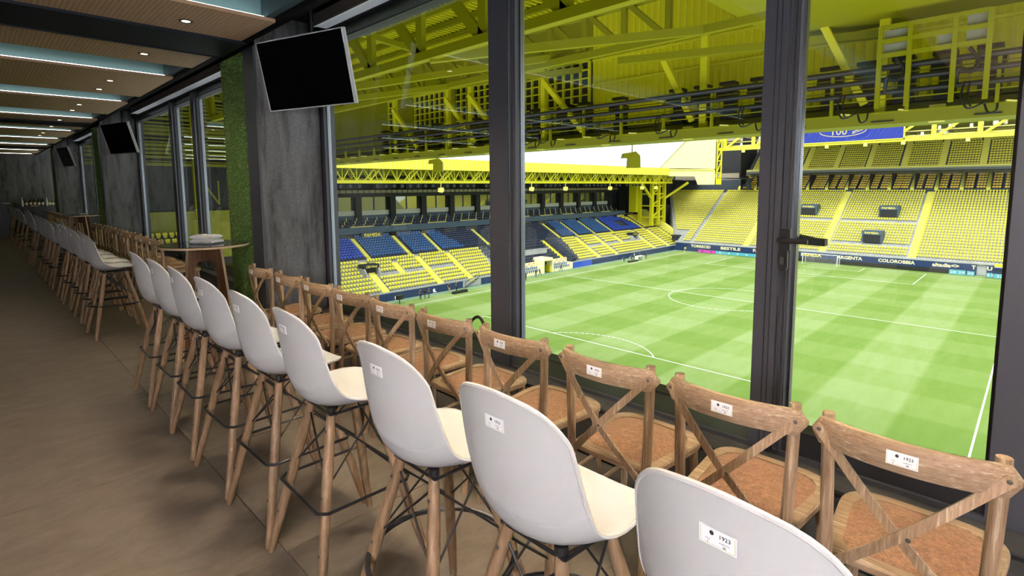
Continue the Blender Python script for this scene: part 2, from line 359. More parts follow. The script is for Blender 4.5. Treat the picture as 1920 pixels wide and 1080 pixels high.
# tiled curb under the windows
cb = MB(); cb.box(XL, XR, 2.365, 2.74, -.1, .292); curb = struct('baseboard_front', cb, 'frame_black')
ct = MB(); ct.box(-.598, .598, 2.352, 2.365, .018, .272); cm = ct.mesh('tile', 'curb_tile')
cp = MB(); cp.box(-.598, .598, 2.345, 2.60, .292, .305); cpm = cp.mesh('tile', 'curb_tile')
for i in range(-19, 6):
    x = -1.55 + 1.2 * i
    if XL + .6 < x < XR - .5: link('tile', cm, curb, (x, 0, 0)); link('tile', cpm, curb, (x + .05, 0, 0))

# windows
def window(idx, xl, xr, mulls, door=None):
    fr = MB()
    fr.box(xl + .002, xl + .07, 2.505, 2.62, .305, 3.10); fr.box(xr - .07, xr - .002, 2.505, 2.62, .305, 3.10)
    fr.box(xl + .07, xr - .07, 2.46, 2.62, 2.985, 3.10); fr.box(xl + .07, xr - .07, 2.48, 2.62, .292, .325)
    wo = struct('window_%d' % idx, fr, 'frame_anthracite')
    edges = [xl + .07]
    for (a, b) in mulls: edges += [a, b]
    edges.append(xr - .07)
    for (a, b) in mulls:
        m = MB(); m.box(a, b - .03, 2.47, 2.57, .325, 2.985); m.box(b - .03, b, 2.495, 2.57, .325, 2.985)
        o = m.build('mullion', 'frame_anthracite', wo)
        g = MB(); g.box(b - .036, b - .031, 2.466, 2.472, .325, 2.985); g.build('edge_trim', 'steel_edge', o)
    for k in range(0, len(edges), 2):
        a, b = edges[k], edges[k + 1]; dr = (door == k // 2)
        m = MB(); m.box(a, b, 2.50, 2.60, .325, .424); m.box(a, b, 2.505, 2.60, 2.895, 2.985)
        m.build('rail_panel', 'frame_black' if dr else 'spandrel_green', wo)
        m = MB(); m.box(a, b, 2.495, 2.60, .424, .434); m.box(a, b, 2.495, 2.60, 2.883, 2.895); m.box(b - .012, b, 2.52, 2.60, .434, 2.883)
        m.build('gasket', 'gasket_black', wo)
        dd = (.008 if idx == 1 else .012) if k == 0 else .012
        m = MB(); m.box(a, a + .012, 2.546 - dd, 2.57, .434, 2.883); m.build('edge_trim', 'steel_edge', wo)
        m = MB(); m.box(a + .012, b - .012, 2.546, 2.552, .434, 2.883); m.build('pane', 'window_glass', wo)
    return wo
w1 = window(1, -5.15, 2.16, [(-2.655, -2.435), (-.90, -.765), (-.07, .12)], door=2)
w2 = window(2, -13.35, -6.04, [(-10.62, -10.38), (-9.35, -9.12)])
w3 = window(3, -21.55, -14.24, [(-18.82, -18.6), (-17.4, -17.2)])
# door-stile groove lines, handle and lock on the window door
m = MB(); m.box(-.853, -.849, 2.4665, 2.472, .325, 2.985); m.box(-.832, -.829, 2.4665, 2.472, .325, 2.985); m.box(-.772, -.769, 2.4665, 2.472, .325, 2.985); m.build('stile_groove', 'gasket_black', w1)
m = MB(); m.box(-.80, -.756, 2.455, 2.47, 1.24, 1.335); ha = m.build('door_handle', 'black_metal', w1)
m = MB(); m.tube([(-.783, 2.455, 1.288), (-.783, 2.405, 1.288), (-.767, 2.395, 1.288), (-.67, 2.395, 1.288)], [.011, .011, .0115, .009], 10); m.build('lever', 'black_metal', ha, smooth=True)
m = MB(); m.prism([(.02 * math.cos(a), .02 * math.sin(a) + (.028 if math.sin(a) > 0 else -.028)) for a in [2 * PI * i / 20 for i in range(20)]], lambda a, b, d: (-.783 + a, d, 1.197 + b), 2.455, 2.471); lk = m.build('lock_plate', 'black_metal', w1)
m = MB(); m.prism([(.0085 * math.cos(a), .0085 * math.sin(a) + (.008 if math.sin(a) > 0 else -.012)) for a in [2 * PI * i / 16 for i in range(16)]], lambda a, b, d: (-.783 + a, d, 1.197 + b), 2.45, 2.456); m.build('lock_cylinder', 'steel_edge', lk)
# outer lever seen beyond the pane
m = MB(); m.prism([(-.79, 1.255), (-.662, 1.252), (-.662, 1.282), (-.71, 1.285), (-.79, 1.300)], lambda a, b, d: (a, d, b), 2.61, 2.66); m.build('outer_lever', 'gasket_black', w1)

# roller blind cassettes
def blind(xl, xr, label):
    b = MB(); b.box(xl, xr, 2.30, 2.42, 2.975, 3.075); o = b.build('roller_blind', 'blind_grey'); tag(o, label, 'blind', None)
    q = MB(); q.box(xl, xr, 2.296, 2.31, 2.968, 2.982); q.build('bottom_bar', 'tv_silver', o)
blind(-4.78, 2.1, 'pale grey roller blind cassette above the large near window')
blind(-12.6, -6.1, 'grey roller blind cassette above the window beyond the near grass pillar')
blind(-20.8, -14.3, 'grey roller blind cassette above the farthest window, past the second television')

# pillars
bl = MB()
for i in range(9000):
    x = rnd.uniform(0, .63); z = rnd.uniform(0, 2.79); h = rnd.uniform(.006, .018); a = rnd.uniform(0, 2 * PI); ww = rnd.uniform(.0035, .0065)
    dx, dz = math.cos(a) * ww, math.sin(a) * ww; tx, tz = rnd.uniform(-.014, .014), rnd.uniform(-.02, .008)
    bl.add([(x - dx, 0, z - dz), (x + dx, 0, z + dz), (x + tx, -h, z + tz)], [(0, 1, 2)])
blm = bl.mesh('turf_blades', 'turf_blade')
for k, lab in ((0, 'pillar with artificial grass face and stained grey side beside the near window'), (-1, 'second pillar from the camera, grass face and dark grey side with a television before it'), (-2, 'farthest pillar with a dark grey side behind the smallest television')):
    d = PER * k
    p = thing('pillar', lab, 'pillar', (-6.04 + d, 1.9, 0))
    m = MB(); m.box(.005, .88, .012, .72, 0, 3.10); m.build('core', 'frame_black', p)
    m = MB(); m.box(.88, .89, .01, .595, 0, 3.10); m.build('concrete_panel', 'dark_concrete', p)
    m = MB(); m.box(.63, .885, -.008, .012, 0, ZC); m.box(.885, .893, -.008, .012, 0, ZC); m.build('corner_trim', 'frame_anthracite', p)
    m = MB(); m.box(.0, .63, -.004, .012, 0, ZC); t = m.build('turf_panel', 'turf_backing', p)
    o = link('turf_blades', blm, t, (0, -.004, 0)); o['kind'] = 'stuff'

# televisions on ceiling poles
def television(loc, w, yawd, tiltd, label):
    t = thing('television', label, 'television', loc); t.rotation_euler = (0, 0, math.radians(yawd))
    h = w * .577; R = Matrix.Rotation(math.radians(tiltd), 3, 'X')
    def part(name, mbs, mt):
        mbs.v = [tuple(R @ Vector(p)) for p in mbs.v]; return mbs.build(name, mt, t)
    b = .012
    m = MB(); m.box(-w / 2, w / 2, -.005, .03, -h / 2, h / 2); part('casing', m, 'frame_black')
    m = MB(); m.box(-w / 2 + b, w / 2 - b, -.008, -.004, -h / 2 + b, h / 2 - b); part('screen', m, 'screen_black')
    m = MB(); m.box(-w / 2, w / 2, -.009, .03, h / 2 - b * .7, h / 2); m.box(-w / 2, w / 2, -.009, .03, -h / 2, -h / 2 + b * .7); m.box(-w / 2, -w / 2 + b * .7, -.009, .03, -h / 2, h / 2); m.box(w / 2 - b * .7, w / 2, -.009, .034, -h / 2, h / 2); part('bezel', m, 'tv_silver')
    m = MB(); m.box(-.12, .12, .03, .07, -.1, .12); m.tube([(0, .09, -.05), (0, .09, 3.12 - loc[2])], .02, 10); m.build('ceiling_pole', 'frame_black', t)
television((-4.58, 2.10, HC + .991), 1.03, 17.3, 12, 'large black flat screen hung from the ceiling by the near stained pillar')
television((-12.75, 2.10, HC + .978), 1.01, 15.4, 14.5, 'black flat screen hung before the second pillar, between the other two screens')
television((-20.9, 2.10, HC + .978), 1.0, 9.4, 15, 'smallest black flat screen hung by the farthest pillar')

# downlights
DLX = [-4.75, -6.15, -7.91, -8.67, -10.43, -11.23, -12.95, -14.36, -16.09, -16.92]
names = ['nearest small round downlight, in the wooden panel just before the dark beam', 'small round downlight just past the near dark beam', 'third small round downlight from the camera, nearer of the pair on a wide panel', 'fourth small round downlight from the camera, farther of the pair on a wide panel',
         'fifth small round downlight from the camera, on the second wide panel', 'sixth small round downlight from the camera, on the second wide panel', 'seventh small round downlight from the camera, before the far dark beam', 'eighth small round downlight from the camera, past the far dark beam', 'ninth small round downlight from the camera, faint and far', 'tenth small round downlight from the camera, the farthest one']
rm = MB(); rm.lathe([(.030, 0), (.030, -.004), (.046, -.005), (.050, -.002), (.050, 0)], n=20)
lm_ = MB(); lm_.lathe([(.001, .002), (.029, .002), (.029, -.001), (.001, -.001)], n=16)
rme, lme = rm.mesh('ring', 'bolt_metal', True), lm_.mesh('lamp', 'downlight_glow')
for x, lab in zip(DLX, names):
    d = thing('downlight', lab, 'ceiling light', (x, 1.265, ZC - .001)); link('ring', rme, d); link('lamp', lme, d, (0, 0, -.003))
WARM = (1.0, .82, .60)
for x in DLX + [.29, -.47, -2.23, -3.03, 2.05, 3.45, -19.1, -21.1, -23.5]:
    lamp('ceiling_spot', 'SPOT', (x, 1.265, ZC - .02), 130 if x > -4 else (45 if x > -9 else 6), WARM, (0, 0, 0), spot_size=math.radians(125), spot_blend=.8, shadow_soft_size=.04)
for x in (1.5, -1.2, -4.0, -6.6, -9.6, -13.0, -16.1, -20., -24.):  # unseen second row without fixtures, added as fill light on the stool backs
    lamp('ceiling_spot', 'SPOT', (x, -1.3, ZC - .02), 34 if x > -7 else 4, (1., .90, .78), (0, 0, 0), spot_size=math.radians(125), spot_blend=.8, shadow_soft_size=.05)

# ================================================================== BAR STOOLS
_P = [(.205, .700), (.185, .716), (.10, .705), (.0, .690), (-.09, .693), (-.155, .722), (-.192, .785), (-.212, .86), (-.226, .94), (-.236, 1.01), (-.246, 1.062)]
_Y = [p[0] * .986 + .033 * max(p[1] - .69, 0) for p in _P]; _Z = [.68 + (p[1] - .69) * 1.064 for p in _P]
_W = [.954 * w * (1 - .066 * max(0, (i - 6) / 4)) for i, w in enumerate([.185, .196, .200, .202, .202, .201, .200, .198, .195, .191, .187])]
_F = [1.09 * f for f in [0, .0, .0, .012, .032, .050, .058, .058, .054, .048, .042]]; _U = [.0, .012, .026, .040, .055, .055, .035, .02, .01, 0, 0]
def shell_pt(u, s):
    t = s * 10; i = min(int(t), 9); a = t - i
    def cr(L):
        p0, p1, p2, p3 = L[max(i - 1, 0)], L[i], L[i + 1], L[min(i + 2, 10)]
        return .5 * (2 * p1 + (p2 - p0) * a + (2 * p0 - 5 * p1 + 4 * p2 - p3) * a * a + (3 * p1 - p0 - 3 * p2 + p3) * a ** 3)
    y, z, w, ff, uu = cr(_Y), cr(_Z), cr(_W), cr(_F), cr(_U)
    rt_, rf_ = .070, .115; w0 = w
    if s > .6: d = min(max(_Z[10] - z, 0), rt_); w -= rt_ - math.sqrt(max(rt_ * rt_ - (rt_ - d) ** 2, 0))
    if s < .4: d = min(max(_Y[0] - y, 0), rf_); w -= rf_ - math.sqrt(max(rf_ * rf_ - (rf_ - d) ** 2, 0))
    x = w * u; k = abs(x) / w0
    y += ff * k ** 2.2; z += uu * k ** 2.4
    if s > .6: z -= .055 * (abs(x) / .193) ** 2 * (s - .6) / .4
    return Vector((x, y, z))
def shell_nrm(u, s):
    e = 1e-3; a = shell_pt(min(u + e, 1), s) - shell_pt(u - e if u > -1 + e else u, s); b = shell_pt(u, min(s + e, 1)) - shell_pt(u, max(s - e, 0))
    return a.cross(b).normalized()
def make_shell():
    nu, ns = 16, 34; m = MB(); top = []; bot = []
    for j in range(ns + 1):
        for i in range(nu + 1):
            u = -1 + 2 * i / nu; u = math.sin(u * PI / 2) * .35 + u * .65; s_ = j / ns; s_ = .35 * s_ + .65 * (.5 - .5 * math.cos(PI * s_))
            p = shell_pt(u, s_); n = shell_nrm(u, s_)
            top.append(p + n * .003); bot.append(p - n * .003)
    R = nu + 1; vs = top + bot; B = len(top); fs = []
    for j in range(ns):
        for i in range(nu):
            a = j * R + i; fs.append((a, a + 1, a + R + 1, a + R)); fs.append((B + a, B + a + R, B + a + R + 1, B + a + 1))
    ring = [i for i in range(R)] + [j * R + nu for j in range(1, ns + 1)] + [ns * R + i for i in range(nu - 1, -1, -1)] + [j * R for j in range(ns - 1, 0, -1)]
    for k in range(len(ring)):
        a, b = ring[k], ring[(k + 1) % len(ring)]; fs.append((b, a, B + a, B + b))
    m.add(vs, fs)
    # rolled rim
    m.tube([(top[i] + bot[i]) / 2 for i in ring], .0055, 6, closed=True)
    return m.mesh('shell', 'white_plastic', True)
bm_ = MB(); bm_.ball((0, 0, 0), .0062, 8, 5, sc=(1, .55, 1)); BOLT = bm_.mesh('bolt', 'bolt_metal', True)
def make_stool(kind):
    t = thing('bar_stool', 'x', 'bar stool', (0, 0, 0)); link('shell', SHELL, t)
    for sx in (-1, 1):
        for sy in (-1, 1):
            a = Vector((sx * .084, sy * .088, .668)); b = Vector((sx * .236, sy * .230, 0)); q = a
            m = MB(); m.tube([q, a.lerp(b, .3), a.lerp(b, .6), b.lerp(a, .012), b], [.0165, .0200, .0195, .0150, .0135], 12); lg = m.build('leg', 'beech_leg', t, smooth=True)
            out = Vector((0, -1 if sy < 0 else 1, 0))
            for k in (.10, .44, .72): link('bolt', BOLT, lg, a.lerp(b, k) + out * .0185)
            m = MB(); m.tube([a + Vector((0, 0, .016)), a.lerp(b, .012)], .017, 10); m.build('leg_socket', 'black_metal', t, smooth=True)
    m = MB(); R = .0055
    c4 = [Vector((-.105, -.10, .662)), Vector((.105, -.10, .662)), Vector((.13, .13, .672)), Vector((-.13, .13, .672))]
    for i in range(4): m.tube([c4[i], c4[(i + 1) % 4]], R, 6)
    m.tube([c4[0], Vector((0, 0, .664)), c4[2]], R, 6); m.tube([c4[1], Vector((0, 0, .664)), c4[3]], R, 6)
    L = lambda i, k: Vector(((-1, 1, 1, -1)[i] * (.084 + .152 * k), (-1, -1, 1, 1)[i] * (.088 + .142 * k), .668 * (1 - k)))
    for i in range(4):
        j = (i + 1) % 4; mid = (L(i, .2) + L(j, .2)) / 2
        m.tube([L(i, .06), L(j, .4)], .004, 6); m.tube([L(j, .06), L(i, .4)], .004, 6)
        m.ball(L(j, .4), .009, 6, 4)
    m.build('wire_brace', 'black_metal', t)
    m = MB()
    if kind == 'ring':
        r = .238; z = .33
        m.tube([(r * math.cos(2 * PI * i / 40), r * math.sin(2 * PI * i / 40), z) for i in range(40)], .0095, 8, closed=True)
    else:
        e = .196; z = .335
        m.tube([(x * e, y * e, z) for x, y in ((-1, -.86), (-.86, -1), (.86, -1), (1, -.86), (1, .86), (.86, 1), (-.86, 1), (-1, .86))], .0068, 6, closed=True)
        e = .145; z = .50
    m.build('footrest', 'black_metal', t, smooth=True)
    # printed seat card stuck on the back of the shell
    cu, cs = .02, .872
    o = shell_pt(cu, cs); n = -shell_nrm(cu, cs)
    if n.y > 0: n = -n
    ux = (shell_pt(cu + .05, cs) - shell_pt(cu - .05, cs)).normalized(); uz = n.cross(ux) * -1
    if uz.z < 0: uz = -uz
    card(t, o + n * .0036, ux, uz, n)
    return t
def card(parent, o, ux, uz, n, w=.058, h=.030, k=.82):
    P = lambda a, b, d=0: o + ux * a + uz * b + n * d
    m = MB(); m.prism([(-w / 2, -h / 2), (w / 2, -h / 2), (w / 2, h / 2), (-w / 2, h / 2)], lambda a, b, d: P(a, b, d), -.0012, .0012); c_ = m.build('seat_card', 'card_white', parent)
    m = MB(); e = .0022; g = .0014
    for a0, a1, b0, b1 in ((-w / 2 + e, w / 2 - e, -h / 2 + e, -h / 2 + e + .0009), (-w / 2 + e, -w / 2 + e + .0009, -h / 2 + e, h / 2 - e), (w / 2 - e - .0009, w / 2 - e, -h / 2 + e, h / 2 - e)):
        m.add([P(a0, b0, g), P(a1, b0, g), P(a1, b1, g), P(a0, b1, g)], [(0, 1, 2, 3)])
    m.build('card_border', 'card_gold', c_)
    m = MB(); m.add([P(k * (-.011 + .0042 * math.cos(2 * PI * i / 12)), k * (.0085 + .0048 * math.sin(2 * PI * i / 12)), .0015) for i in range(12)], [tuple(range(12))])
    m.add([Vector(P(x * k, y * k, .0015)) for x, y in CARDT[0]], CARDT[1]); m.build('card_print', 'print_black', c_)
V_, F_ = text_geo([('1923', .0115, .002, .003, .0002, False), ('FILA', .0048, -.0185, -.006, 0, True), ('1', .006, -.0185, -.0125, .0002, True), ('ASIENTO', .0048, .0125, -.005, 0, True), ('30', .006, .0125, -.0115, .0002, True)], lambda x, y, z: (x, y))
CARDT = (V_, F_)
SHELL = make_shell()
SY = 1.0
stool_ring, stool_sq = make_stool('ring'), make_stool('square')
G1 = 'white bar stools in the near group behind the window chairs'
G2 = 'white bar stools in the group beyond the near round table'
G3 = 'white bar stools in the far group by the bar'
used = {'ring': False, 'sq': False}
ORD = ['nearest', 'second', 'third', 'fourth', 'fifth', 'sixth', 'seventh', 'eighth', 'ninth', 'tenth', 'eleventh', 'twelfth', 'thirteenth', 'fourteenth']
def put_stool(kind, x, y, rz, label, group):
    src = stool_ring if kind == 'ring' else stool_sq
    if not used[kind]:
        used[kind] = True; src.location = (x, y, 0); src.rotation_euler = (0, 0, rz); src['label'] = label; src['group'] = group; return
    dup(src, (x, y, 0), rz, label, group)
near = [(-.298, -.05, 'ring'), (-.831, 0, 'ring'), (-1.322, .0, 'ring'), (-1.968, -.02, 'sq'), (-2.47, .02, 'sq'), (-2.99, .03, 'sq'), (-3.53, -.02, 'sq'), (-4.03, .02, 'sq'), (-4.58, 0, 'sq')]
for i, (x, rz, k) in enumerate(near):
    put_stool(k, x, SY - (.04 if i == 0 else 0), rz, ('white shell bar stool at the bottom edge, cut by the frame, closest of all' if i == 0 else 'white shell bar stool with ' + ('round' if k == 'ring' else 'square') + ' footrest, ' + ORD[i] + ' from the camera in the near row'), G1)
for i, x in enumerate((-6.92, -7.43, -7.94, -8.45, -8.96)):
    put_stool('ring', x, SY + (.02 if i % 2 else 0), (.03, -.04, .02, 0, .05)[i], 'white bar stool past the near round table, ' + ORD[i] + ' of that group from the camera', G2)
for i, x in enumerate((-9.75, -10.3, -10.9, -11.5, -12.15, -12.75, -14.4, -15.2, -16.3, -17.3, -18.7, -20.4, -22.3, -23.4)):
    put_stool('ring', x, SY + (.1 if i in (1, 8) else 0), 0, 'far white bar stool in the shade toward the bar, ' + ORD[i] + ' of the far group', G3)

# ================================================================== CROSS-BACK CHAIRS
def make_chair():
    t = thing('cross_back_chair', 'x', 'chair', (0, 0, 0))
    ry = lambda x: -.315 + .074 * (x / .22) ** 2
    m = MB(); N = 22; vs = []
    for i in range(N + 1):
        x = -.22 + .44 * i / N; e = (.22 - abs(x)); hh = .039 * (min(1, e / .03) * (2 - min(1, e / .03))) ** .5 if e < .03 else .039
        hh = max(hh, .006); y = ry(x); th = .0115; zc = .838 - .010 * (x / .22) ** 2
        for a, b in ((-1, -.7), (-.7, -1), (.7, -1), (1, -.7), (1, .7), (.7, 1), (-.7, 1), (-1, .7)): vs.append((x, y + a * th, zc + b * hh))
    fs = [(i * 8 + k, (i + 1) * 8 + k, (i + 1) * 8 + (k + 1) % 8, i * 8 + (k + 1) % 8) for i in range(N) for k in range(8)] + [tuple(range(8)), tuple(N * 8 + 7 - k for k in range(8))]
    m.add(vs, fs); m.build('top_rail', 'oak_along_x', t, smooth=True)
    for sx in (-1, 1):
        m = MB(); m.tube([(sx * .19, -.285, 0), (sx * .178, -.252, .22), (sx * .172, -.236, .45), (sx * .178, -.234, .65), (sx * .184, -.236, .84), (sx * .184, -.236, .878)], [.014, .016, .0175, .0175, .0175, .0165], 10)
        m.build('back_post', 'oak_along_z', t, smooth=True)
        m = MB(); m.tube([(sx * .165, .155, .445), (sx * .185, .18, 0)], [.018, .0135], 10); m.build('front_leg', 'oak_along_z', t, smooth=True)
        m = MB(); m.tube([(sx * .182, -.265, .2), (sx * .179, .165, .22)], .0095, 8); m.build('stretcher', 'oak_along_z', t, smooth=True)
        # cross slat: from this end of the rail to the foot of the opposite post
        pts = []
        for k in range(11):
            a = k / 10; x = sx * .197 * (1 - a) + (-sx) * .150 * a; zz = .838 * (1 - a) + .452 * a
            y = (ry(.197) - .017) * (1 - a) + (-.262) * a - .034 * math.sin(PI * a) - (.005 if sx > 0 else -.005) * math.sin(PI * a)
            pts.append(Vector((x, y, zz)))
        m = MB(); vs = []
        for k, p in enumerate(pts):
            d = (pts[min(k + 1, 10)] - pts[max(k - 1, 0)]).normalized(); n = Vector((0, -1, 0)); n = (n - d * n.dot(d)).normalized(); a = d.cross(n)
            for i, j in ((-1, -1), (1, -1), (1, 1), (-1, 1)): vs.append(p + a * i * .0125 + n * j * .0045)
        fs = [(k * 4 + i, k * 4 + (i + 1) % 4, (k + 1) * 4 + (i + 1) % 4, (k + 1) * 4 + i) for k in range(10) for i in range(4)] + [(3, 2, 1, 0), (40, 41, 42, 43)]
        m.add(vs, fs)
        for q in (pts[0], pts[10]):
            m.prism([(.0145 * math.cos(2 * PI * i / 14), .0145 * math.sin(2 * PI * i / 14)) for i in range(14)], lambda a, b, d, q=q: (q.x + a, q.y + d, q.z + b), -.0045, .0045)
        m.build('cross_slat', 'oak_along_z', t)
    for sx in (-1, 1):
        for p in ((sx * .197, ry(.197) - .022, .838), (sx * .150, -.267, .452), (sx * .174, -.256, .44)): link('bolt', BOLT, t, p)
    link('bolt', BOLT, t, (.026, -.332, .638))
    def outline(dx, dy, n=9):
        pts = []; R = .10
        cs = [(-.185 - dx, -.225 - dy, .05), (.185 + dx, -.225 - dy, .05), (.222 + dx, .205 + dy, .13), (-.222 - dx, .205 + dy, .13)]
        for q in range(4):
            p0, p1, p2 = cs[q - 1], cs[q], cs[(q + 1) % 4]; r = p1[2]
            a = Vector((p0[0] - p1[0], p0[1] - p1[1])).normalized(); b = Vector((p2[0] - p1[0], p2[1] - p1[1])).normalized(); c = Vector(p1[:2])
            A = c + a * r; B = c + b * r
            for k in range(n):
                s_ = k / (n - 1); pt = A * (1 - s_) ** 2 + c * 2 * s_ * (1 - s_) + B * s_ ** 2; pts.append((pt.x, pt.y))
        return pts
    m = MB(); o0 = outline(0, 0); o1 = outline(-.006, -.006); n = len(o0); oi = outline(-.038, -.038)
    rings = [(o1, .438), (o0, .445), (o0, .462), (o1, .469), (oi, .469), (oi, .455)]
    vs = [(a, b, z) for r, z in rings for a, b in r]; fs = [(k * n + i, k * n + (i + 1) % n, (k + 1) * n + (i + 1) % n, (k + 1) * n + i) for k in range(5) for i in range(n)]
    fs.append(tuple(range(n - 1, -1, -1))); fs.append(tuple(5 * n + i for i in range(n))); m.add(vs, fs); m.build('seat_frame', 'oak_along_x', t, smooth=True)
    m = MB(); vs = []; K = 4
    for k in range(K + 1):
        s_ = 1 - k / (K + .6)
        for a, b in oi: vs.append((a * s_, -.01 + (b + .01) * s_, .464 + .014 * (1 - s_ ** 3)))
    fs = [(k * n + i, k * n + (i + 1) % n, (k + 1) * n + (i + 1) % n, (k + 1) * n + i) for k in range(K) for i in range(n)] + [tuple(K * n + i for i in range(n))]
    m.add(vs, fs); m.build('cane_pad', 'woven_cane', t, smooth=True)
    card(t, Vector((.002, -.3278, .838)), Vector((1, 0, 0)), Vector((0, 0, 1)), Vector((0, -1, 0)), .066, .035, .95)
    return t
chair0 = make_chair(); first = [True]
def put_chair(x, y, rz, label, group):
    if first[0]:
        first[0] = False; chair0.location = (x, y, 0); chair0.rotation_euler = (0, 0, rz); chair0['label'] = label; chair0['group'] = group
    else: dup(chair0, (x, y, 0), rz, label, group)
CY = 1.905
for i, x in enumerate((-.205, -.66, -1.14, -1.646, -2.138, -2.622, -3.09, -3.563, -4.044, -4.60)):
    put_chair(x, CY, 0, 'weathered oak cross-back chair with cane seat, ' + ('farthest right, nearest the camera' if i == 0 else ORD[i] + ' from the right in the near window row'), 'cross-back chairs along the near window')
for i in range(11):
    put_chair(-8.08 - .468 * i, CY + rnd.uniform(-.02, .03), 0, 'oak cross-back chair in the row past the near round table, ' + ORD[i] + ' from that table', 'cross-back chairs along the second window')
for i in range(14):
    put_chair(-15.4 - .5 * i, CY + rnd.uniform(-.02, .03), 0, 'distant oak cross-back chair beyond the far round table, ' + ORD[i] + ' from that table', 'cross-back chairs along the farthest window')

# ================================================================== ROUND TABLES AND WHAT IS ON THEM
def high_table(x, y, rz, label):
    t = thing('high_table', label, 'table', (x, y, 0), rz)
    m = MB(); m.lathe([(.36, .995), (.372, .997), (.372, 1.014), (.36, 1.0155)], n=48); top = m.build('tabletop', 'plywood_edge', t)
    m = MB(); m.lathe([(.366, 1.0155), (.366, 1.019), (.364, 1.02)], n=48); m.build('black_surface', 'table_black', top)
    poly = [(-.31, 0), (-.205, 0), (-.125, .80), (-.11, .84), (-.08, .862), (.08, .862), (.11, .84), (.125, .80), (.205, 0), (.31, 0), (.185, .995), (-.185, .995)]
    for q in (0, 1):
        m = MB()
        fn = (lambda a, b, d: (a, d, b)) if q == 0 else (lambda a, b, d: (d, a, b))
        # two legs and a bridge keep the faces convex
        for pl in ([poly[0], poly[1], poly[2], (-.125, .995), poly[11]], [poly[8], poly[9], poly[10], (.125, .995), poly[7]], [poly[2], poly[3], poly[4], poly[5], poly[6], poly[7], (.125, .995), (-.125, .995)]):
            m.prism(pl, fn, -.012, .012)
        o = m.build('leg_panel', ['walnut'], t)
        e = MB()
        for a, b in ((poly[0], poly[11]), (poly[9], poly[10]), (poly[1], poly[2]), (poly[8], poly[7])):
            p, q2 = fn(a[0], a[1], 0), fn(b[0], b[1], 0); e.beam(p, q2, .0245, .003, upv=(fn(1, 0, 0)))
        e.build('panel_edge', 'plywood_edge', o)
    return t
high_table(-5.45, 1.48, .5, 'near round high table with black top and walnut legs before the grass pillar')
high_table(-13.65, 1.49, .5, 'far round high table with black top in shade before the second pillar')
def cloth(x, y, z, w, d, h, rz, label):
    m = MB(); nx, ny = 12, 8; vs = []
    rr = random.Random(int(z * 1000))
    for k in (0, 1):
        for j in range(ny + 1):
            for i in range(nx + 1):
                a, b = i / nx - .5, j / ny - .5; e = min(.5 - abs(a), .5 - abs(b)); q = min(1, e / .12)
                zz = h * (.5 + (k - .5) * (.35 + .65 * math.sqrt(q * (2 - q)))) + (rr.uniform(-.003, .003))
                vs.append((a * w * (1 + .03 * math.sin(9 * b + z * 90)), b * d, max(zz, 0)))
    R = nx + 1; B = R * (ny + 1); fs = []
    for j in range(ny):
        for i in range(nx):
            a = j * R + i; fs.append((a, a + R, a + R + 1, a + 1)); fs.append((B + a, B + a + 1, B + a + R + 1, B + a + R))
    ring = [i for i in range(R)] + [j * R + nx for j in range(1, ny + 1)] + [ny * R + i for i in range(nx - 1, -1, -1)] + [j * R for j in range(ny - 1, 0, -1)]
    for k in range(len(ring)): a, b = ring[k], ring[(k + 1) % len(ring)]; fs.append((a, b, B + b, B + a))
    m.add(vs, fs); o = m.build('folded_napkin', 'cloth_white', None, (x, y, z), True); o.rotation_euler = (0, 0, rz); tag(o, label, 'napkin', 'white napkins stacked on the near table'); return o
cloth(-5.45, 1.50, 1.0205, .23, .15, .042, .62, 'bottom folded white napkin of the stack on the near round table')
cloth(-5.45, 1.50, 1.0628, .225, .145, .038, .70, 'topmost folded white napkin of the stack on the near round table')
o = cloth(-13.7, 1.5, 1.0205, .26, .16, .03, .6, 'folded white napkin alone on the far round table'); o['group'] = 'white napkin on the far table'

# ================================================================== BAR AT THE FAR END
b = thing('bar_counter', 'dark bar counter at the far left end of the room', 'counter', (-24, 0, 0))
m = MB(); m.box(-.7, 0, -5, .93, 0, 1.02); m.build('body', 'bar_black', b)
m = MB(); m.box(-.74, .04, -5, .95, 1.02, 1.055); m.build('worktop', 'bar_black', b)
t = thing('back_counter', 'low black counter holding bottles against the end wall', 'counter', (-26.05, 1.5, 0))
m = MB(); m.box(-.33, .33, -.5, .9, 0, .90); m.build('body', 'bar_black', t); m = MB(); m.box(-.34, .35, -.5, .9, .90, .93); m.build('worktop', 'bar_black', t)
def bottle(y, mt, h, label, x=-25.85):
    m = MB(); m.lathe([(.030, 0), (.037, .006), (.037, h * .56), (.030, h * .66), (.014, h * .78), (.013, h * .94), (.016, h * .95), (.016, h)], n=14)
    o = m.build('bottle', mt, None, (x, y, .931), True); tag(o, label, 'bottle', 'bottles on the back counter')
    m = MB(); m.lathe([(.0376, h * .16), (.0376, h * .46)], n=14); m.build('paper_label', 'paper_label', o)
for i, (y, mt, h) in enumerate(((1.284, 'bottle_clear', .33), (1.39, 'bottle_amber', .30), (1.50, 'bottle_dark', .31), (1.61, 'bottle_dark', .31), (1.73, 'bottle_dark', .31), (1.83, 'bottle_dark', .31), (1.95, 'bottle_clear', .31), (2.03, 'bottle_green', .29), (2.11, 'bottle_green', .28), (2.19, 'bottle_green', .27))):
    bottle(y, mt, h, {'bottle_clear': 'clear', 'bottle_amber': 'amber', 'bottle_dark': 'dark', 'bottle_green': 'green'}[mt] + ' glass bottle on the end-wall counter, ' + ('leftmost' if i == 0 else ORD[i]) + ' from the left')
c = thing('cardboard_box', 'brown cardboard box on the floor at the end of the bar', 'box', (-25.1, .84, 0))
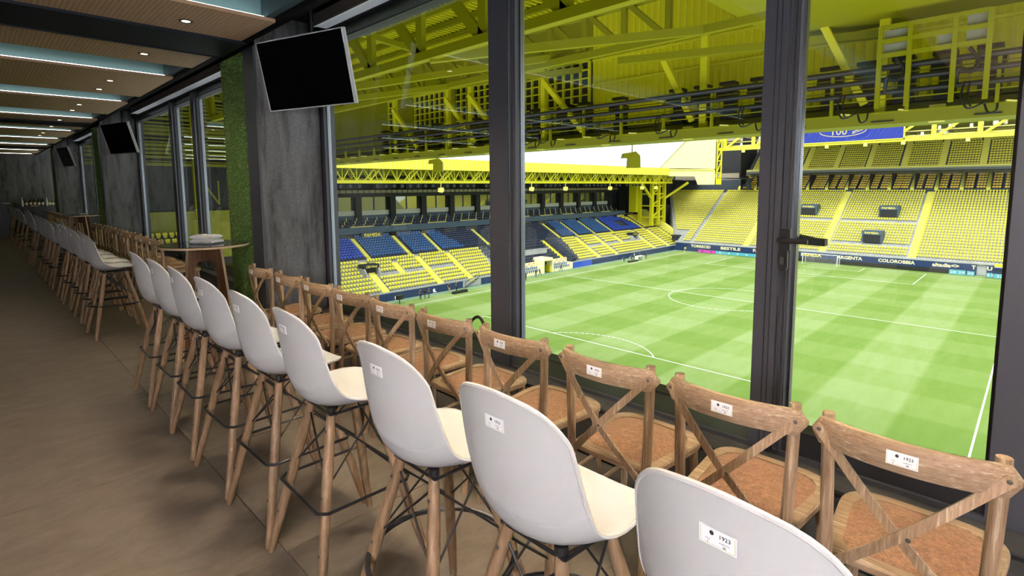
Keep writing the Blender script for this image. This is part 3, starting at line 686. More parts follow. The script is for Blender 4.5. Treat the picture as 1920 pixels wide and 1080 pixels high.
m = MB(); m.box(-.2, .2, -.13, .13, 0, .40); m.build('carton', 'cardboard', c); m = MB(); m.box(-.205, -.0, -.135, .135, .40, .404); m.box(.004, .205, -.135, .135, .40, .404); m.build('flap', 'cardboard', c)
c = thing('wooden_crate', 'small orange-brown crate on the end-wall counter before the bottles', 'crate', (-25.76, 1.6, .931)); 
m = MB(); m.box(-.05, .05, -.12, .10, 0, .012); [m.box(-.05, .05, a, a + .01, .012, .075) for a in (-.12, .09)]; [m.box(a, a + .008, -.12, .10, .012 + q, .036 + q) for a in (-.05, .042) for q in (0, .034)]
m.build('slats', 'cardboard', c)
c = thing('plate_stack', 'white plates on the dark bar counter at the left edge', 'plates', (-24.15, .78, 1.056))
for k in range(3):
    m = MB(); m.lathe([(.07, .0), (.12, .016), (.122, .02), (.07, .008)], (0, 0, k * .012), 20); m.build('plate', 'cloth_white', c)
# ================================================================== STADIUM
ZP = HC - 18.714                                   # level of the pitch
GX, GY = -36.355, 87.309                           # centre of the pitch
R_ = lambda z: z + HC                              # heights below are taken from eye level
g = MB(); g.box(-110, 30, 20, 190, ZP - .3, ZP - .06); struct('floor_stadium', g, 'turf_surround')
g = MB(); g.box(-37.6, 37.6, -56.5, 56.0, -.05, 0); pit = g.build('football_pitch', 'mown_grass', None, (GX, GY, ZP)); pit['kind'] = 'structure'
def line(pts, closed=False, w=.13):
    m = MB(); n = len(pts)
    for i in range(n if closed else n - 1):
        a, b = Vector((*pts[i], 0)), Vector((*pts[(i + 1) % n], 0)); d = (b - a).normalized(); s_ = Vector((-d.y, d.x, 0)) * w / 2; e = d * w / 2
        m.add([a - e + s_, a - e - s_, b + e - s_, b + e + s_], [(0, 1, 2, 3)])
    m.v = [(x, y, .012) for x, y, z in m.v]
    m.build('line_marking', 'line_white', pit)
A, B = 34, 52.5
for p in ([(-A, -B), (-A, B)], [(A, -B), (A, B)], [(-A, -B), (A, -B)], [(-A, B), (A, B)], [(-A, 0), (A, 0)]): line(p)
for sg in (-1, 1):
    line([(-20.16, sg * B), (-20.16, sg * 36), (20.16, sg * 36), (20.16, sg * B)]); line([(-9.16, sg * B), (-9.16, sg * 47), (9.16, sg * 47), (9.16, sg * B)])
    a0 = math.acos(5.5 / 9.15); line([(9.15 * math.sin(t), sg * (41.5 - 9.15 * math.cos(t))) for t in [-a0 + 2 * a0 * i / 24 for i in range(25)]])
    line([(0, sg * 41.38), (0, sg * 41.62)], w=.24)
line([(9.15 * math.cos(2 * PI * i / 64), 9.15 * math.sin(2 * PI * i / 64)) for i in range(64)], True)

def seat_mb(detail):
    """stadium seat facing -Y, folded pan in front of a rounded back"""
    m = MB()
    if detail:
        m.prism([(-.145, .42), (-.215, .74), (-.15, .80), (.15, .80), (.215, .74), (.145, .42)], lambda a, b, d: (a, d + (b - .42) * .16, b), .04, .075, 0)
        m.prism([(-.11, .30), (-.19, .58), (.19, .58), (.11, .30)], lambda a, b, d: (a, d - (b - .30) * .22 + .02, b), -.045, -.005, 0)
        m.add([(-.06, .0, .02), (.06, .0, .02), (.06, .03, .36), (-.06, .03, .36), (-.06, .07, .02), (.06, .07, .02), (.06, .09, .36), (-.06, .09, .36)], [(0, 1, 2, 3), (1, 5, 6, 2), (4, 0, 3, 7)], 1)
    else:
        m.add([(-.22, .05, .36), (.22, .05, .36), (.22, .10, .78), (-.22, .10, .78), (-.22, .15, .36), (.22, .15, .36), (.22, .16, .78), (-.22, .16, .78)], [(0, 1, 2, 3), (3, 2, 6, 7), (1, 5, 6, 2), (4, 0, 3, 7)], 0)
        m.add([(-.20, -.10, .52), (.20, -.10, .52), (.20, .05, .40), (-.20, .05, .40), (-.20, -.10, .46), (.20, -.10, .46)], [(0, 1, 2, 3), (4, 5, 1, 0)], 0)
    return m
def stuff_seats(name, spots, rz, matn, parent, detail=False):
    """many seats joined into one part of their stand"""
    if not spots: return
    b = seat_mb(detail); bv = np.array(b.v); c, s_ = math.cos(rz), math.sin(rz)
    bv = np.stack([bv[:, 0] * c - bv[:, 1] * s_, bv[:, 0] * s_ + bv[:, 1] * c, bv[:, 2]], 1)
    sp = np.array(spots); V = (sp[:, None, :] + bv[None]).reshape(-1, 3)
    nv = len(bv); F = [tuple(i + k * nv for i in f) for k in range(len(spots)) for f in b.f]
    me = bpy.data.meshes.new(name); me.from_pydata(V, [], F)
    for mm in (matn, 'seat_bracket'): me.materials.append(MATS[mm])
    me.polygons.foreach_set('material_index', b.m * len(spots)); me.update()
    o = link(name, me, parent); o['kind'] = 'stuff'
SEATME = {}
def seat_parts(spots, rz, matn, parent, limit=300):
    """the largest-looking seats as parts, the rest joined"""
    spots = sorted(spots, key=lambda p: (Vector(p) - Vector((0, 0, HC))).length)
    if matn not in SEATME: SEATME[matn] = seat_mb(True).mesh('seat', [matn, 'seat_bracket'])
    for p in spots[:limit]: link('seat', SEATME[matn], parent, p, (0, 0, rz))
    stuff_seats('seat_rows', spots[limit:], rz, matn, parent, True)

# ---------------------------------------------------------------- the long stand on the left
LS = thing('grandstand', 'long main stand along the left touchline with yellow and blue seats', 'grandstand', (0, 0, 0))
def steps(parent, x0, z0, n, dep, rise, y0, y1, base, matn='concrete_grey'):
    for i in range(n):
        m = MB(); m.box(x0 - dep * (i + 1) - .02, x0 - dep * i, y0, y1, base, z0 + rise * i); m.build('terrace_step', matn, parent)
m = MB(); m.box(-76.2, -76, 25, 63.6, ZP - .06, R_(-17.38)); m.box(-76.2, -76, 68.2, 78, ZP - .06, R_(-17.38)); m.box(-76.2, -76, 104, 150, ZP - .06, R_(-17.38)); m.box(-77.5, -77.3, 63.4, 68.4, ZP, R_(-17.38)); m.build('pitch_wall', 'navy_wall', LS); m = MB(); m.box(-76.2, -76, 96.4, 104, ZP - .06, R_(-17.38)); m.build('pitch_wall', 'royal_seat', LS)
m = MB(); m.box(-76.04, -75.98, 25, 78, R_(-17.45), R_(-17.2)); m.box(-76.04, -75.98, 96.4, 150, R_(-17.45), R_(-17.2)); m.build('wall_kerb', 'concrete_grey', LS)
LD, LR, LN = .87, .50, 9
steps(LS, -76.05, R_(-17.30), LN, LD, LR, 25, 77, ZP); steps(LS, -76.05, R_(-17.30), LN, LD, LR, 100, 151.5, ZP)
lower_aisles = [(47.4, 0, 9), (58.8, 0, 9), (66.0, 0, 9), (53.2, 5, 8), (107.7, 0, 9), (115.4, 0, 9), (134.1, 0, 9), (123.5, 5, 8), (142.0, 0, 9), (148.9, 0, 9)]
gap_row = 4
def lower_free(y, i):
    for a, r0, r1 in lower_aisles:
        if r0 <= i < r1 and abs(y - a) < .78: return False
    if i == gap_row and (48.0 < y < 65.2 or 108 < y < 133): return False
    if 45.4 < y < 48.8 and 3 <= i <= 7 and y < 48.8: return i not in (4, 5, 6)
    if 128.5 < y < 132 and 5 <= i <= 6: return False
    return True
ys, nv = [], []
for i in range(LN):
    y = 26.0
    while y < 151:
        p = (-76.05 - LD * i - .62, y, R_(-17.30) + LR * i)
        if y < 74.6 - (0 if i > 0 else 0) + (i - 8) * .22 + .0 and lower_free(y, i): ys.append(p)
        elif 74.6 < y < 76.8: nv.append(p)
        elif y > 101.8 - (8 - i) * .25 and lower_free(y, i): ys.append(p)
        elif 96.8 < y < 101.8 and i < 9: nv.append(p)
        y += .56
seat_parts(ys, PI / 2, 'yellow_seat', LS)
def aisle(parent, y, x0, z0, n, dep, rise, w=1.2, r0=0, matn='aisle_yellow'):
    m = MB()
    for i in range(r0, n):
        for k in (0, 1):
            m.box(x0 - dep * (i + 1), x0 - dep * i - k * dep / 2 + .03, y - w / 2, y + w / 2, z0 + rise * (i - 1) + .1, z0 + rise * (i + k * .5) + .03)
    m.build('aisle_stairs', matn, parent)
for a, r0, r1 in lower_aisles: aisle(LS, a, -76.05, R_(-17.30), r1, LD, LR, 1.25, r0)
# vomitories with their yellow-lettered signs
for y0, sg in ((47.1, 'CED Marzá'), (130.2, 'CED Marzá')):
    m = MB(); m.box(-82.6, -81.2, y0 - 1.25, y0 + 1.25, R_(-15.6), R_(-13.65)); m.build('vomitory_mouth', 'interior_dark', LS)
    m = MB()
    for q in (y0 - 1.45, y0 + 1.25): m.prism([(-79.4, -15.4), (-79.4, -14.7), (-80.3, -13.66), (-82.2, -13.66), (-82.2, -15.4)], lambda a, b, d: (a, d, R_(b)), q, q + .2)
    m.build('vomitory_cheek', 'concrete_grey', LS)
    m = MB(); m.box(-82.2, -79.4, y0 - 1.25, y0 + 1.25, R_(-15.75), R_(-15.55)); m.build('vomitory_floor', 'concrete_grey', LS)
    m = MB(); m.box(-82.2, -80.3, y0 - 1.45, y0 + 1.5, R_(-13.65), R_(-13.0)); sb = m.build('vomitory_sign', 'navy_dark', LS)
    text_obj('sign_lettering', sg, 2.1, .38, (-80.27, y0, R_(-13.33)), (0, 1, 0), (0, 0, 1), 'sign_yellow', sb, .02)
# walkway and the blue tier above it
m = MB(); m.box(-85.3, -83.9, 25, 77, R_(-14), R_(-12.75)); m.box(-85.3, -83.9, 100, 151, R_(-14), R_(-12.75)); m.build('walkway_wall', 'concrete_grey', LS)
m = MB()
for y in np.arange(25.5, 77, .55): m.beam((-84.0, y, R_(-12.8)), (-84.0, y, R_(-12.2)), .03, .03)
for y in np.arange(101, 151, .8): m.beam((-84.0, y, R_(-12.8)), (-84.0, y, R_(-12.2)), .03, .03)
for z in (-12.2,): m.box(-84.03, -83.97, 25, 77, R_(z) - .03, R_(z) + .02); m.box(-84.03, -83.97, 100, 151, R_(z) - .03, R_(z) + .02)
o = m.build('railing', 'frame_black', LS); o['kind'] = 'stuff'
BD, BR, BN = .70, .375, 9
steps(LS, -85.1, R_(-12.7), BN, BD, BR, 25, 151, R_(-14), 'slate_panel')
blue_aisles = [49.6, 58.4, 65.7, 79.2, 103.2, 110.4, 118.0, 126.4, 142.7]
bs, rs, ns2, y2 = [], [], [], []
for i in range(BN):
    y = 26.
    while y < 151:
        p = (-85.1 - BD * i - .6, y, R_(-12.7) + BR * i)
        if all(abs(y - a) > .75 for a in blue_aisles):
            lim = 72 - i * .35
            if y < 49.6: (rs if i < 8 else ns2).append(p)
            elif y < lim: bs.append(p)
            elif y < 104.5 + i * .1: ns2.append(p)
            elif y < 126.4: bs.append(p)
            elif y < 141.0 - i * .4 and not (133 < y < 137 and 2 <= i <= 5): rs.append(p)
            elif y > 142.7 - i * .45: y2.append(p)
        y += .58
seat_parts(bs, PI / 2, 'blue_seat', LS); seat_parts(rs, PI / 2, 'royal_seat', LS); stuff_seats('seat_rows', ns2, PI / 2, 'navy_seat', LS, True); stuff_seats('seat_rows', y2, PI / 2, 'yellow_seat', LS)
for a in blue_aisles: aisle(LS, a, -85.1, R_(-12.7), BN, BD, BR, .8)
# middle block: navy seats, grey terraces and dugouts
steps(LS, -77.5, R_(-16.6), 8, .87, .50, 77, 100, ZP, 'slate_panel')
for i in range(8):
    y = 77.5
    while y < 99.5:
        if not (abs(y - 95.4) < .7) and not (i in (3, 4) and y < 92): nv.append((-77.5 - .87 * i - .6, y, R_(-16.6) + .5 * i))
        y += .58
stuff_seats('seat_rows', nv, PI / 2, 'navy_seat', LS, True)
aisle(LS, 95.4, -77.5, R_(-16.6), 8, .87, .5, 1.0, 0, 'yellow_seat')
m = MB(); m.box(-81.4, -79.9, 78, 92, R_(-15.2), R_(-14.1)); m.box(-80.4, -79.9, 77, 93, R_(-14.15), R_(-14.0)); m.build('presidential_box', 'concrete_grey', LS)
m = MB(); m.box(-86.0, -85.2, 81, 83.6, R_(-12.4), R_(-11.6)); m.build('camera_platform', 'window_band', LS)
# the PAMESA boards over the blue seats
for y0 in (53.8, 88.0, 139.0):
    m = MB(); m.box(-91.2, -91.0, y0 - 2.3, y0 + 2.3, R_(-9.55), R_(-8.45)); sb = m.build('name_board', 'slate_panel', LS)
    text_obj('board_lettering', 'PAMESA', 3.6, .72, (-90.96, y0, R_(-9.0)), (0, 1, 0), (0, 0, 1), 'sign_yellow', sb, .04)
# rear wall under the balcony, balcony with dark seats, hospitality windows
m = MB(); m.box(-97, -93.4, 25, 150, R_(-12), R_(-8.6)); m.build('rear_wall', 'gallery_beige', LS)
m = MB()
for y in np.arange(27, 146, 6.2): m.box(-93.4, -93.3, y, y + 2.6, R_(-9.9), R_(-8.75))
o = m.build('rear_openings', 'interior_dark', LS); o['kind'] = 'stuff'
m = MB(); m.box(-94.4, -92.0, 25, 143, R_(-8.75), R_(-7.5)); m.build('balcony_front', 'balcony_blue', LS)
m = MB()
for i in range(3): m.box(-94.4 - .9 * (i + 1), -94.4 - .9 * i + .02, 25, 143, R_(-8.7), R_(-8.0) + .55 * i)
m.build('balcony_steps', 'slate_panel', LS)
bsn = [(-94.4 - .9 * i - .5, y, R_(-8.0) + .55 * i) for i in range(3) for y in np.arange(26, 142.5, .75)]
stuff_seats('balcony_seats', bsn, PI / 2, 'navy_seat', LS, True)
m = MB()
for i in range(3):
    for y in np.arange(26.8 + i * .9, 142, 2.25): m.box(-94.3 - .9 * i, -94.25 - .9 * i, y, y + .12, R_(-7.7) + .55 * i, R_(-7.0) + .55 * i)
for y in np.arange(32, 140, 9.0): m.box(-92.6, -92.55, y, y + 5.0, R_(-7.5), R_(-7.35))
o = m.build('seat_markers', 'yellow_pale', LS); o['kind'] = 'stuff'
m = MB(); m.box(-98.6, -98.0, 25, 143, R_(-8), R_(-5.55)); m.build('balcony_back', 'balcony_blue', LS)
m = MB(); m.box(-98.3, -97.9, 25, 143, R_(-5.55), R_(-4.6)); m.build('window_sill_band', 'window_band', LS)
m = MB(); m.box(-98.4, -98.2, 25, 143, R_(-4.6), R_(-1.85)); m.build('gallery_glazing', 'reflective_glass', LS)
for y in np.arange(30.6, 143, 8.0):
    m = MB(); m.box(-98.6, -97.2, y - .65, y + .65, R_(-6.4), R_(-1.6)); m.build('column', 'interior_dark', LS)
    m = MB(); m.box(-98.2, -98.1, y + 3.85, y + 4.1, R_(-4.6), R_(-1.85)); m.build('window_post', 'navy_wall', LS)
m = MB(); m.box(-99, -96.6, 25, 146, R_(-1.85), R_(-1.05)); m.build('gallery_beam', 'interior_dark', LS)
m = MB(); m.box(-97.0, -96.6, 25, 146, R_(-1.05), R_(-.45)); m.build('gallery_parapet', 'gallery_beige', LS)
m = MB()
for y in np.arange(25.5, 146, 1.3): m.box(-96.58, -96.52, y, y + .12, R_(-1.05), R_(-.42))
o = m.build('parapet_posts', 'interior_dark', LS); o['kind'] = 'stuff'
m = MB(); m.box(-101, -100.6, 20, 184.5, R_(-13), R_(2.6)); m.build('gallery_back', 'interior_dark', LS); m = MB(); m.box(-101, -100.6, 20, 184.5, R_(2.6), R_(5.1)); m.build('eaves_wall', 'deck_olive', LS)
m = MB(); 
for y in np.arange(28, 146, 8.): m.box(-100.5, -100.3, y, y + 4.4, R_(-.3), R_(1.2))
o = m.build('gallery_panels', 'slate_panel', LS); o['kind'] = 'stuff'
# roof: fascia, lattice truss, roof skin
m = MB()
m.box(-80.2, -80, 20, 172, R_(3.2), R_(5.3)); m.build('roof_fascia', 'yellow_cladding', LS)
m = MB()
for y in np.arange(20.5, 172, .9): m.box(-80.0, -79.96, y, y + .12, R_(3.22), R_(5.28))
o = m.build('fascia_ribs', 'yellow_pale', LS); o['kind'] = 'stuff'
m = MB(); m.box(-112, -80.2, 20, 172, R_(5.0), R_(5.25)); m.build('roof_skin', 'deck_olive', LS)
def truss_y(x, z0, z1, y0, y1, bay, w, name='roof_truss'):
    m = MB(); m.beam((x, y0, z0), (x, y1, z0), w * 1.5, w * 1.5); m.beam((x, y0, z1), (x, y1, z1), w * 1.3, w * 1.3)
    y = y0; k = 0
    while y + bay <= y1:
        m.beam((x, y, z0), (x, y + bay * .5, z1), w, w); m.beam((x, y + bay * .5, z1), (x, y + bay, z0), w, w); m.beam((x, y, z0), (x, y, z1), w * .8, w * .8)
        y += bay
    return m
truss_y(-81.2, R_(1.15), R_(3.3), 22, 152, 2.6, .16).build('roof_truss', 'yellow_steel', LS)
truss_y(-85.5, R_(1.5), R_(4.2), 22, 152, 3.1, .14).build('roof_truss', 'yellow_steel', LS)
for y in np.arange(31., 152, 7.9):
    m = MB()
    for dy in (0, 1.1):
        m.beam((-80.6, y + 1.6 + dy, R_(3.2)), (-81.4, y + dy, R_(1.1)), .2, .2)
    m.beam((-80.6, y + 1.6, R_(3.2)), (-81.4, y + 2.6, R_(1.1)), .15, .15); m.beam((-81.2, y, R_(1.1)), (-90, y, R_(1.8)), .25, .25); m.beam((-81.2, y, R_(3.4)), (-100, y, R_(4.6)), .3, .3)
    m.build('roof_bracket', 'yellow_steel', LS)
m = MB(); m.box(-81.6, -81.0, 22, 152, R_(.75), R_(1.05)); m.build('light_rail', 'yellow_steel', LS)
m = MB()
for y in np.arange(28, 140, 1.75):
    if rnd.random() < .75: m.box(-84.5, -84.1, y, y + .6, R_(.0), R_(.6))
o = m.build('floodlights', 'slate_panel', LS); o['kind'] = 'stuff'
for y in (61.6, 82.9, 86.5, 98.2, 116.4, 132.0, 139.5):
    m = MB(); m.beam((-79.5, y, R_(1.0)), (-79.5, y, R_(-.15)), .08, .08); m.prism([(-.5, -.35), (.1, -.5), (.45, -.1), (.4, .45), (-.4, .4)], lambda a, b, d, y=y: (-79.5 + d, y + a, R_(-.5) + b), -.35, .35); m.build('hanging_speaker', 'yellow_pale', LS)
# lattice tower and dark corner behind it
m = MB()
for (x, y) in ((-84, 145), (-84, 152.4), (-88, 145), (-88, 152.4)): m.beam((x, y, R_(-12)), (x, y, R_(3)), .9, .9)
for z in (-9.5, -6, -2.4, .8):
    m.beam((-84, 145, R_(z)), (-84, 152.4, R_(z)), .4, .4); m.beam((-88, 145, R_(z)), (-84, 145, R_(z)), .4, .4)
    m.beam((-84, 145, R_(z)), (-84, 152.4, R_(z + 3.2)), .4, .4)
m.beam((-84, 149, R_(-12)), (-84, 149, R_(3)), .9, .9); m.beam((-84, 152, R_(-4)), (-80, 160, R_(1)), .6, .6); m.beam((-84, 145, R_(-4)), (-84, 139, R_(1)), .6, .6)
m.build('lattice_tower', 'yellow_steel', LS)
m = MB(); m.box(-91, -88.5, 143.5, 147, R_(-8), R_(2.8)); m.build('yellow_core', 'yellow_steel', LS)
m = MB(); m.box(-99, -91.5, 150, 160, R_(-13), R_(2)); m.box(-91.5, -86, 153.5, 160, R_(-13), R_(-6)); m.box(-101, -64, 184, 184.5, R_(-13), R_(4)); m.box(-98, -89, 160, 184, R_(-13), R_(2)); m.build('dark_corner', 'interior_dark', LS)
m = MB(); m.prism([(-76.3, -17.4), (-76.3, -15.9), (-90.5, -7.4), (-93, -7.4), (-93, -17.4)], lambda a, b, d: (a, d, R_(b)), 151.5, 153.2); m.build('corner_stairs', 'aisle_yellow', LS)

# dugouts
def dugout(y0, y1, label):
    d = thing('dugout', label, 'dugout', (-75.6, y0, ZP)); L = y1 - y0
    m = MB(); m.box(-1.9, -1.7, 0, L, 0, 2.5); m.box(-1.9, 0, -.12, 0, 0, 1.5); m.box(-1.9, 0, L, L + .12, 0, 1.5); m.build('back_wall', 'sign_cream', d)
    m = MB(); m.box(.0, .1, .2, L - .2, 0, .55); m.box(-1.7, -.1, 0, L, -.05, .22); m.build('bench_base', 'sign_cream', d)
    b_ = MB()
    for k in range(int(L / 1.5)):
        for j in (0, 1):
            yy = .6 + k * 1.5 + j * .7; zz = 1.55 + .5 * j
            for bx in ((yy, yy + .55, zz, zz + .06), (yy, yy + .55, zz + .24, zz + .3), (yy, yy + .06, zz, zz + .3), (yy + .49, yy + .55, zz, zz + .3)): b_.box(-1.7, -1.68, *bx)
    o = b_.build('red_logos', 'red_print', d); o['kind'] = 'stuff'
    for i in (0, 1):
        for k in range(int(L / .62)):
            link('seat', SEATME['blue_seat'], d, (-.55 - .75 * i, .4 + k * .62, .22 + .5 * i), (0, 0, PI / 2))
    return d
dugout(78.6, 85.6, 'nearer white team bench with red marks and blue seats by the touchline')
dugout(89.4, 96.0, 'farther white team bench with red marks and blue seats by the touchline')
t = thing('players_tunnel', 'cream roofed tunnel mouth between the two team benches', 'tunnel', (-75.6, 87.4, ZP))
m = MB(); m.box(-3, .2, -1.7, -1.3, 0, 2.7); m.box(-3, .2, 1.3, 1.7, 0, 2.7); m.build('side_wall', 'sign_cream', t)
m = MB(); m.prism([(-1.7, 2.7), (1.7, 2.7), (1.3, 3.3), (-1.3, 3.3)], lambda a, b, d: (d, a, b), -3, .2); m.build('roof', 'sign_cream', t)
m = MB(); m.box(-1.6, -1.5, -1.3, 1.3, 0, 2.7); m.build('tunnel_back', 'interior_dark', t); m = MB(); m.box(-1.5, -.3, .95, 1.3, 0, 1.5); m.build('tunnel_lining', 'yellow_steel', t)

CB = thing('corner_block', 'dark corner building with olive yellow cladding seen through the left windows', 'building', (-60, 0, 0))
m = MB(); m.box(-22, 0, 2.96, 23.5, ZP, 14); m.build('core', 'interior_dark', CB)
m = MB()
for k in range(26): m.box(0, .12 + .25 * rnd.random(), 2.96, 23.5, R_(2.2 + k * .36), R_(2.2 + k * .36) + rnd.uniform(.1, .3))
m.build('cladding_bands', 'olive_dark', CB)
m = MB(); m.box(0, .3, 11.5, 23.5, R_(-7.0), R_(-2.2)); m.build('lower_cladding', 'olive_dark', CB)
m = MB(); m.box(0, .5, 21.6, 22.4, R_(-7.5), R_(1.5)); m.box(0, .5, 15.6, 16.4, R_(-3), R_(8)); m.build('mast', 'yellow_shaded', CB)
text_obj('big_letter', 'N', 1.6, 2.4, (.02, 17.2, R_(-.4)), (0, 1, 0), (0, 0, 1), 'olive_dark', CB, -.02)
for i in range(6):
    m = MB(); m.box(4 - .9 * (i + 1), 4 - .9 * i + .02, 8, 14.4, ZP, R_(-6.6) + .55 * i); m.build('terrace_step', 'slate_panel', CB)
    for y in np.arange(8.4, 14.2, .55): link('seat', SEATME['yellow_seat'], CB, (4 - .9 * i - .6, y, R_(-6.6) + .55 * i), (0, 0, PI / 2))

# ---------------------------------------------------------------- the stand behind the far goal
FS = thing('grandstand', 'steep yellow stand behind the far goal with three tiers', 'grandstand', (0, 0, 0))
m = MB(); m.box(-75.8, -8.6, 145, 145.25, ZP - .06, R_(-16.5)); m.box(-7.0, 14, 145, 145.25, ZP - .06, R_(-16.5)); m.build('advert_wall', 'navy_wall', FS)
m = MB(); m.box(-8.6, -7.0, 147, 147.2, ZP, R_(-16.5)); m.build('gate_dark', 'gallery_beige', FS)
m = MB(); m.box(-76, 14, 145, 145.4, R_(-16.5), R_(-16.15)); m.build('wall_kerb', 'concrete_grey', FS)
FD, FR, FN = .87, .556, 26
for i in range(FN):
    x0 = -76 - 14 * i / 25
    m = MB(); m.box(x0, 44, 145.3 + FD * i, 145.3 + FD * (i + 1) + .02, ZP, R_(-16.05) + FR * i); m.build('terrace_step', 'concrete_grey', FS)
FA = [-19.6, -37.47, -55.84]
fs_, fa = [], []
for i in range(FN):
    x = -75.3 - 14 * i / 25
    while x < 43.5:
        ok = all(abs(x - a) > .85 for a in FA) and not (abs(x + 71.1) < .3)
        if -29.6 < x < -23.6 and i in (14, 15, 16): ok = ok and not (-28.4 < x < -24.4)
        if -31.2 < x < -25 and i in (4, 5, 6): ok = ok and not (-30.2 < x < -25.6)
        if i in (3, 12) and -37 < x < -20: ok = False
        if i in (3, 12) and -55 < x < -38 and i == 12: ok = False
        if i < 5 and x < -73.8: ok = False
        if ok: fs_.append((x, 145.3 + FD * i + .55, R_(-16.05) + FR * i))
        x += .56
seat_parts(fs_, 0, 'yellow_seat', FS)
def aisle_far(x, y0, z0, n, dep, rise, w, matn='aisle_yellow', name='aisle_stairs'):
    m = MB()
    for i in range(n):
        for k in (0, 1): m.box(x - w / 2, x + w / 2, y0 + dep * i + k * dep / 2 - .03, y0 + dep * (i + 1), z0 + rise * (i - 1), z0 + rise * (i + k * .5) + .05)
    m.build(name, matn, FS)
for a in FA: aisle_far(a, 145.3, R_(-16.05), FN, FD, FR, 1.5)
for x0, z0, y0 in ((-26.4, -7.9, 157.2), (-27.9, -13.5, 148.4), (-44.2, -7.9, 157.2)):
    m = MB(); m.box(x0 - 1.75, x0 + 1.75, y0, y0 + 3, R_(z0), R_(z0 + 1.75)); m.build('vomitory_mouth', 'interior_dark', FS)
    m = MB(); m.box(x0 - 2.0, x0 + 2.0, y0 - .1, y0 + 3.4, R_(z0 + 1.75), R_(z0 + 2.7)); m.box(x0 - 2.0, x0 - 1.75, y0, y0 + 3, R_(z0), R_(z0 + 1.8)); m.box(x0 + 1.75, x0 + 2.0, y0, y0 + 3, R_(z0), R_(z0 + 1.8)); sb = m.build('vomitory_sign', 'balcony_blue', FS)
    text_obj('sign_lettering', 'PAMESA', 2.8, .45, (x0, y0 - .13, R_(z0 + 2.2)), (1, 0, 0), (0, 0, 1), 'sign_yellow', sb, .03)
m = MB(); m.box(-77.6, -75.6, 146.0, 149, R_(-16.0), R_(-14.5)); m.build('vomitory_mouth', 'interior_dark', FS)
# lettering along the advert wall
for st, xa, xb, z0, z1, mt in (('TORRECID', -71.0, -65.2, -17.05, -17.0, 0), ('BESTILE', -62.3, -56.9, 0, 0, 0), ('PAMESA', -53.6, -49.0, 0, 0, 0), ('PAMESA', -41.9, -37.3, 0, 0, 1), ('ARGENTA', -34.0, -28.8, 0, 0, 0), ('COLOROBBIA', -25.7, -18.9, 0, 0, 0), ('altadia<>', -15.9, -11.4, 0, 0, 0), ('T', -9.4, -8.75, 0, 0, 0), ('U', -7.0, -6.2, 0, 0, 0)):
    text_obj('wall_lettering', st, xb - xa, .80, ((xa + xb) / 2, 144.97, R_(-17.18)), (1, 0, 0), (0, 0, 1), 'sign_yellow' if mt else 'sign_cream', FS, .035)
m = MB(); m.box(-5.9, .6, 144.4, 144.6, R_(-16.75), R_(-16.05)); sb = m.build('name_board', 'yellow_cladding', FS)
m = MB(); m.box(-5.9, .6, 144.38, 144.62, R_(-16.95), R_(-16.75)); m.build('board_edge', 'royal_seat', sb)
# middle tier
mid = []
for i in range(6):
    m = MB(); m.box(-92, 14, 168.2 + .95 * i, 169.2 + .95 * i, R_(-2.5), R_(-1.25) + .62 * i); m.build('terrace_step', 'slate_panel', FS)
    x = -66.
    while x < 13.5:
        q = (x + 38.33) % 4.83
        if .75 < q < 4.4 and not 2.35 < q < 2.75: mid.append((x, 168.7 + .95 * i, R_(-1.25) + .62 * i))
        x += .55
stuff_seats('seat_rows', mid, 0, 'amber_seat', FS)
x = -38.33 - 4.83 * 6
while x < 13:
    m = MB(); m.prism([(168.1, -1.4), (174.2, 2.4), (174.2, 2.75), (168.1, -.75)], lambda a, b, d: (d, a, R_(b)), x - .15, x + .62); m.build('dividing_wall', 'aisle_yellow', FS)
    m = MB(); m.box(x + .66, x + .72, 168.1, 174, R_(-1.2), R_(2.9)); m.build('divider_post', 'navy_dark', FS)
    m = MB(); m.prism([(168.1, -1.3), (174, 2.3), (174, 2.45), (168.1, -1.1)], lambda a, b, d: (d, a, R_(b)), x + 2.4, x + 2.72); m.build('box_stairs', 'navy_dark', FS)
    m = MB(); m.box(x - .6, x - .2, 174.4, 174.6, R_(2.0), R_(3.4)); m.box(x + .8, x + 1.2, 174.4, 174.6, R_(2.0), R_(3.4)); m.build('box_door', 'deck_olive', FS)
    x += 4.83
m = MB(); m.box(-92, 14, 174.6, 175, R_(-1), R_(4.0)); m.build('box_back_wall', 'gallery_beige', FS)
m = MB(); m.box(-66, 14, 170.6, 175, R_(3.45), R_(4.3)); m.build('tier_edge', 'slate_panel', FS)
m = MB(); m.box(-66, 14, 170.5, 170.62, R_(4.05), R_(4.2)); m.box(-66, 14, 170.55, 170.62, R_(3.7), R_(3.76)); m.build('tier_rail', 'window_band', FS)
m = MB(); m.box(-66, 14, 170.7, 172.0, R_(4.3), R_(4.75)); m.build('tier_parapet', 'yellow_pale', FS)
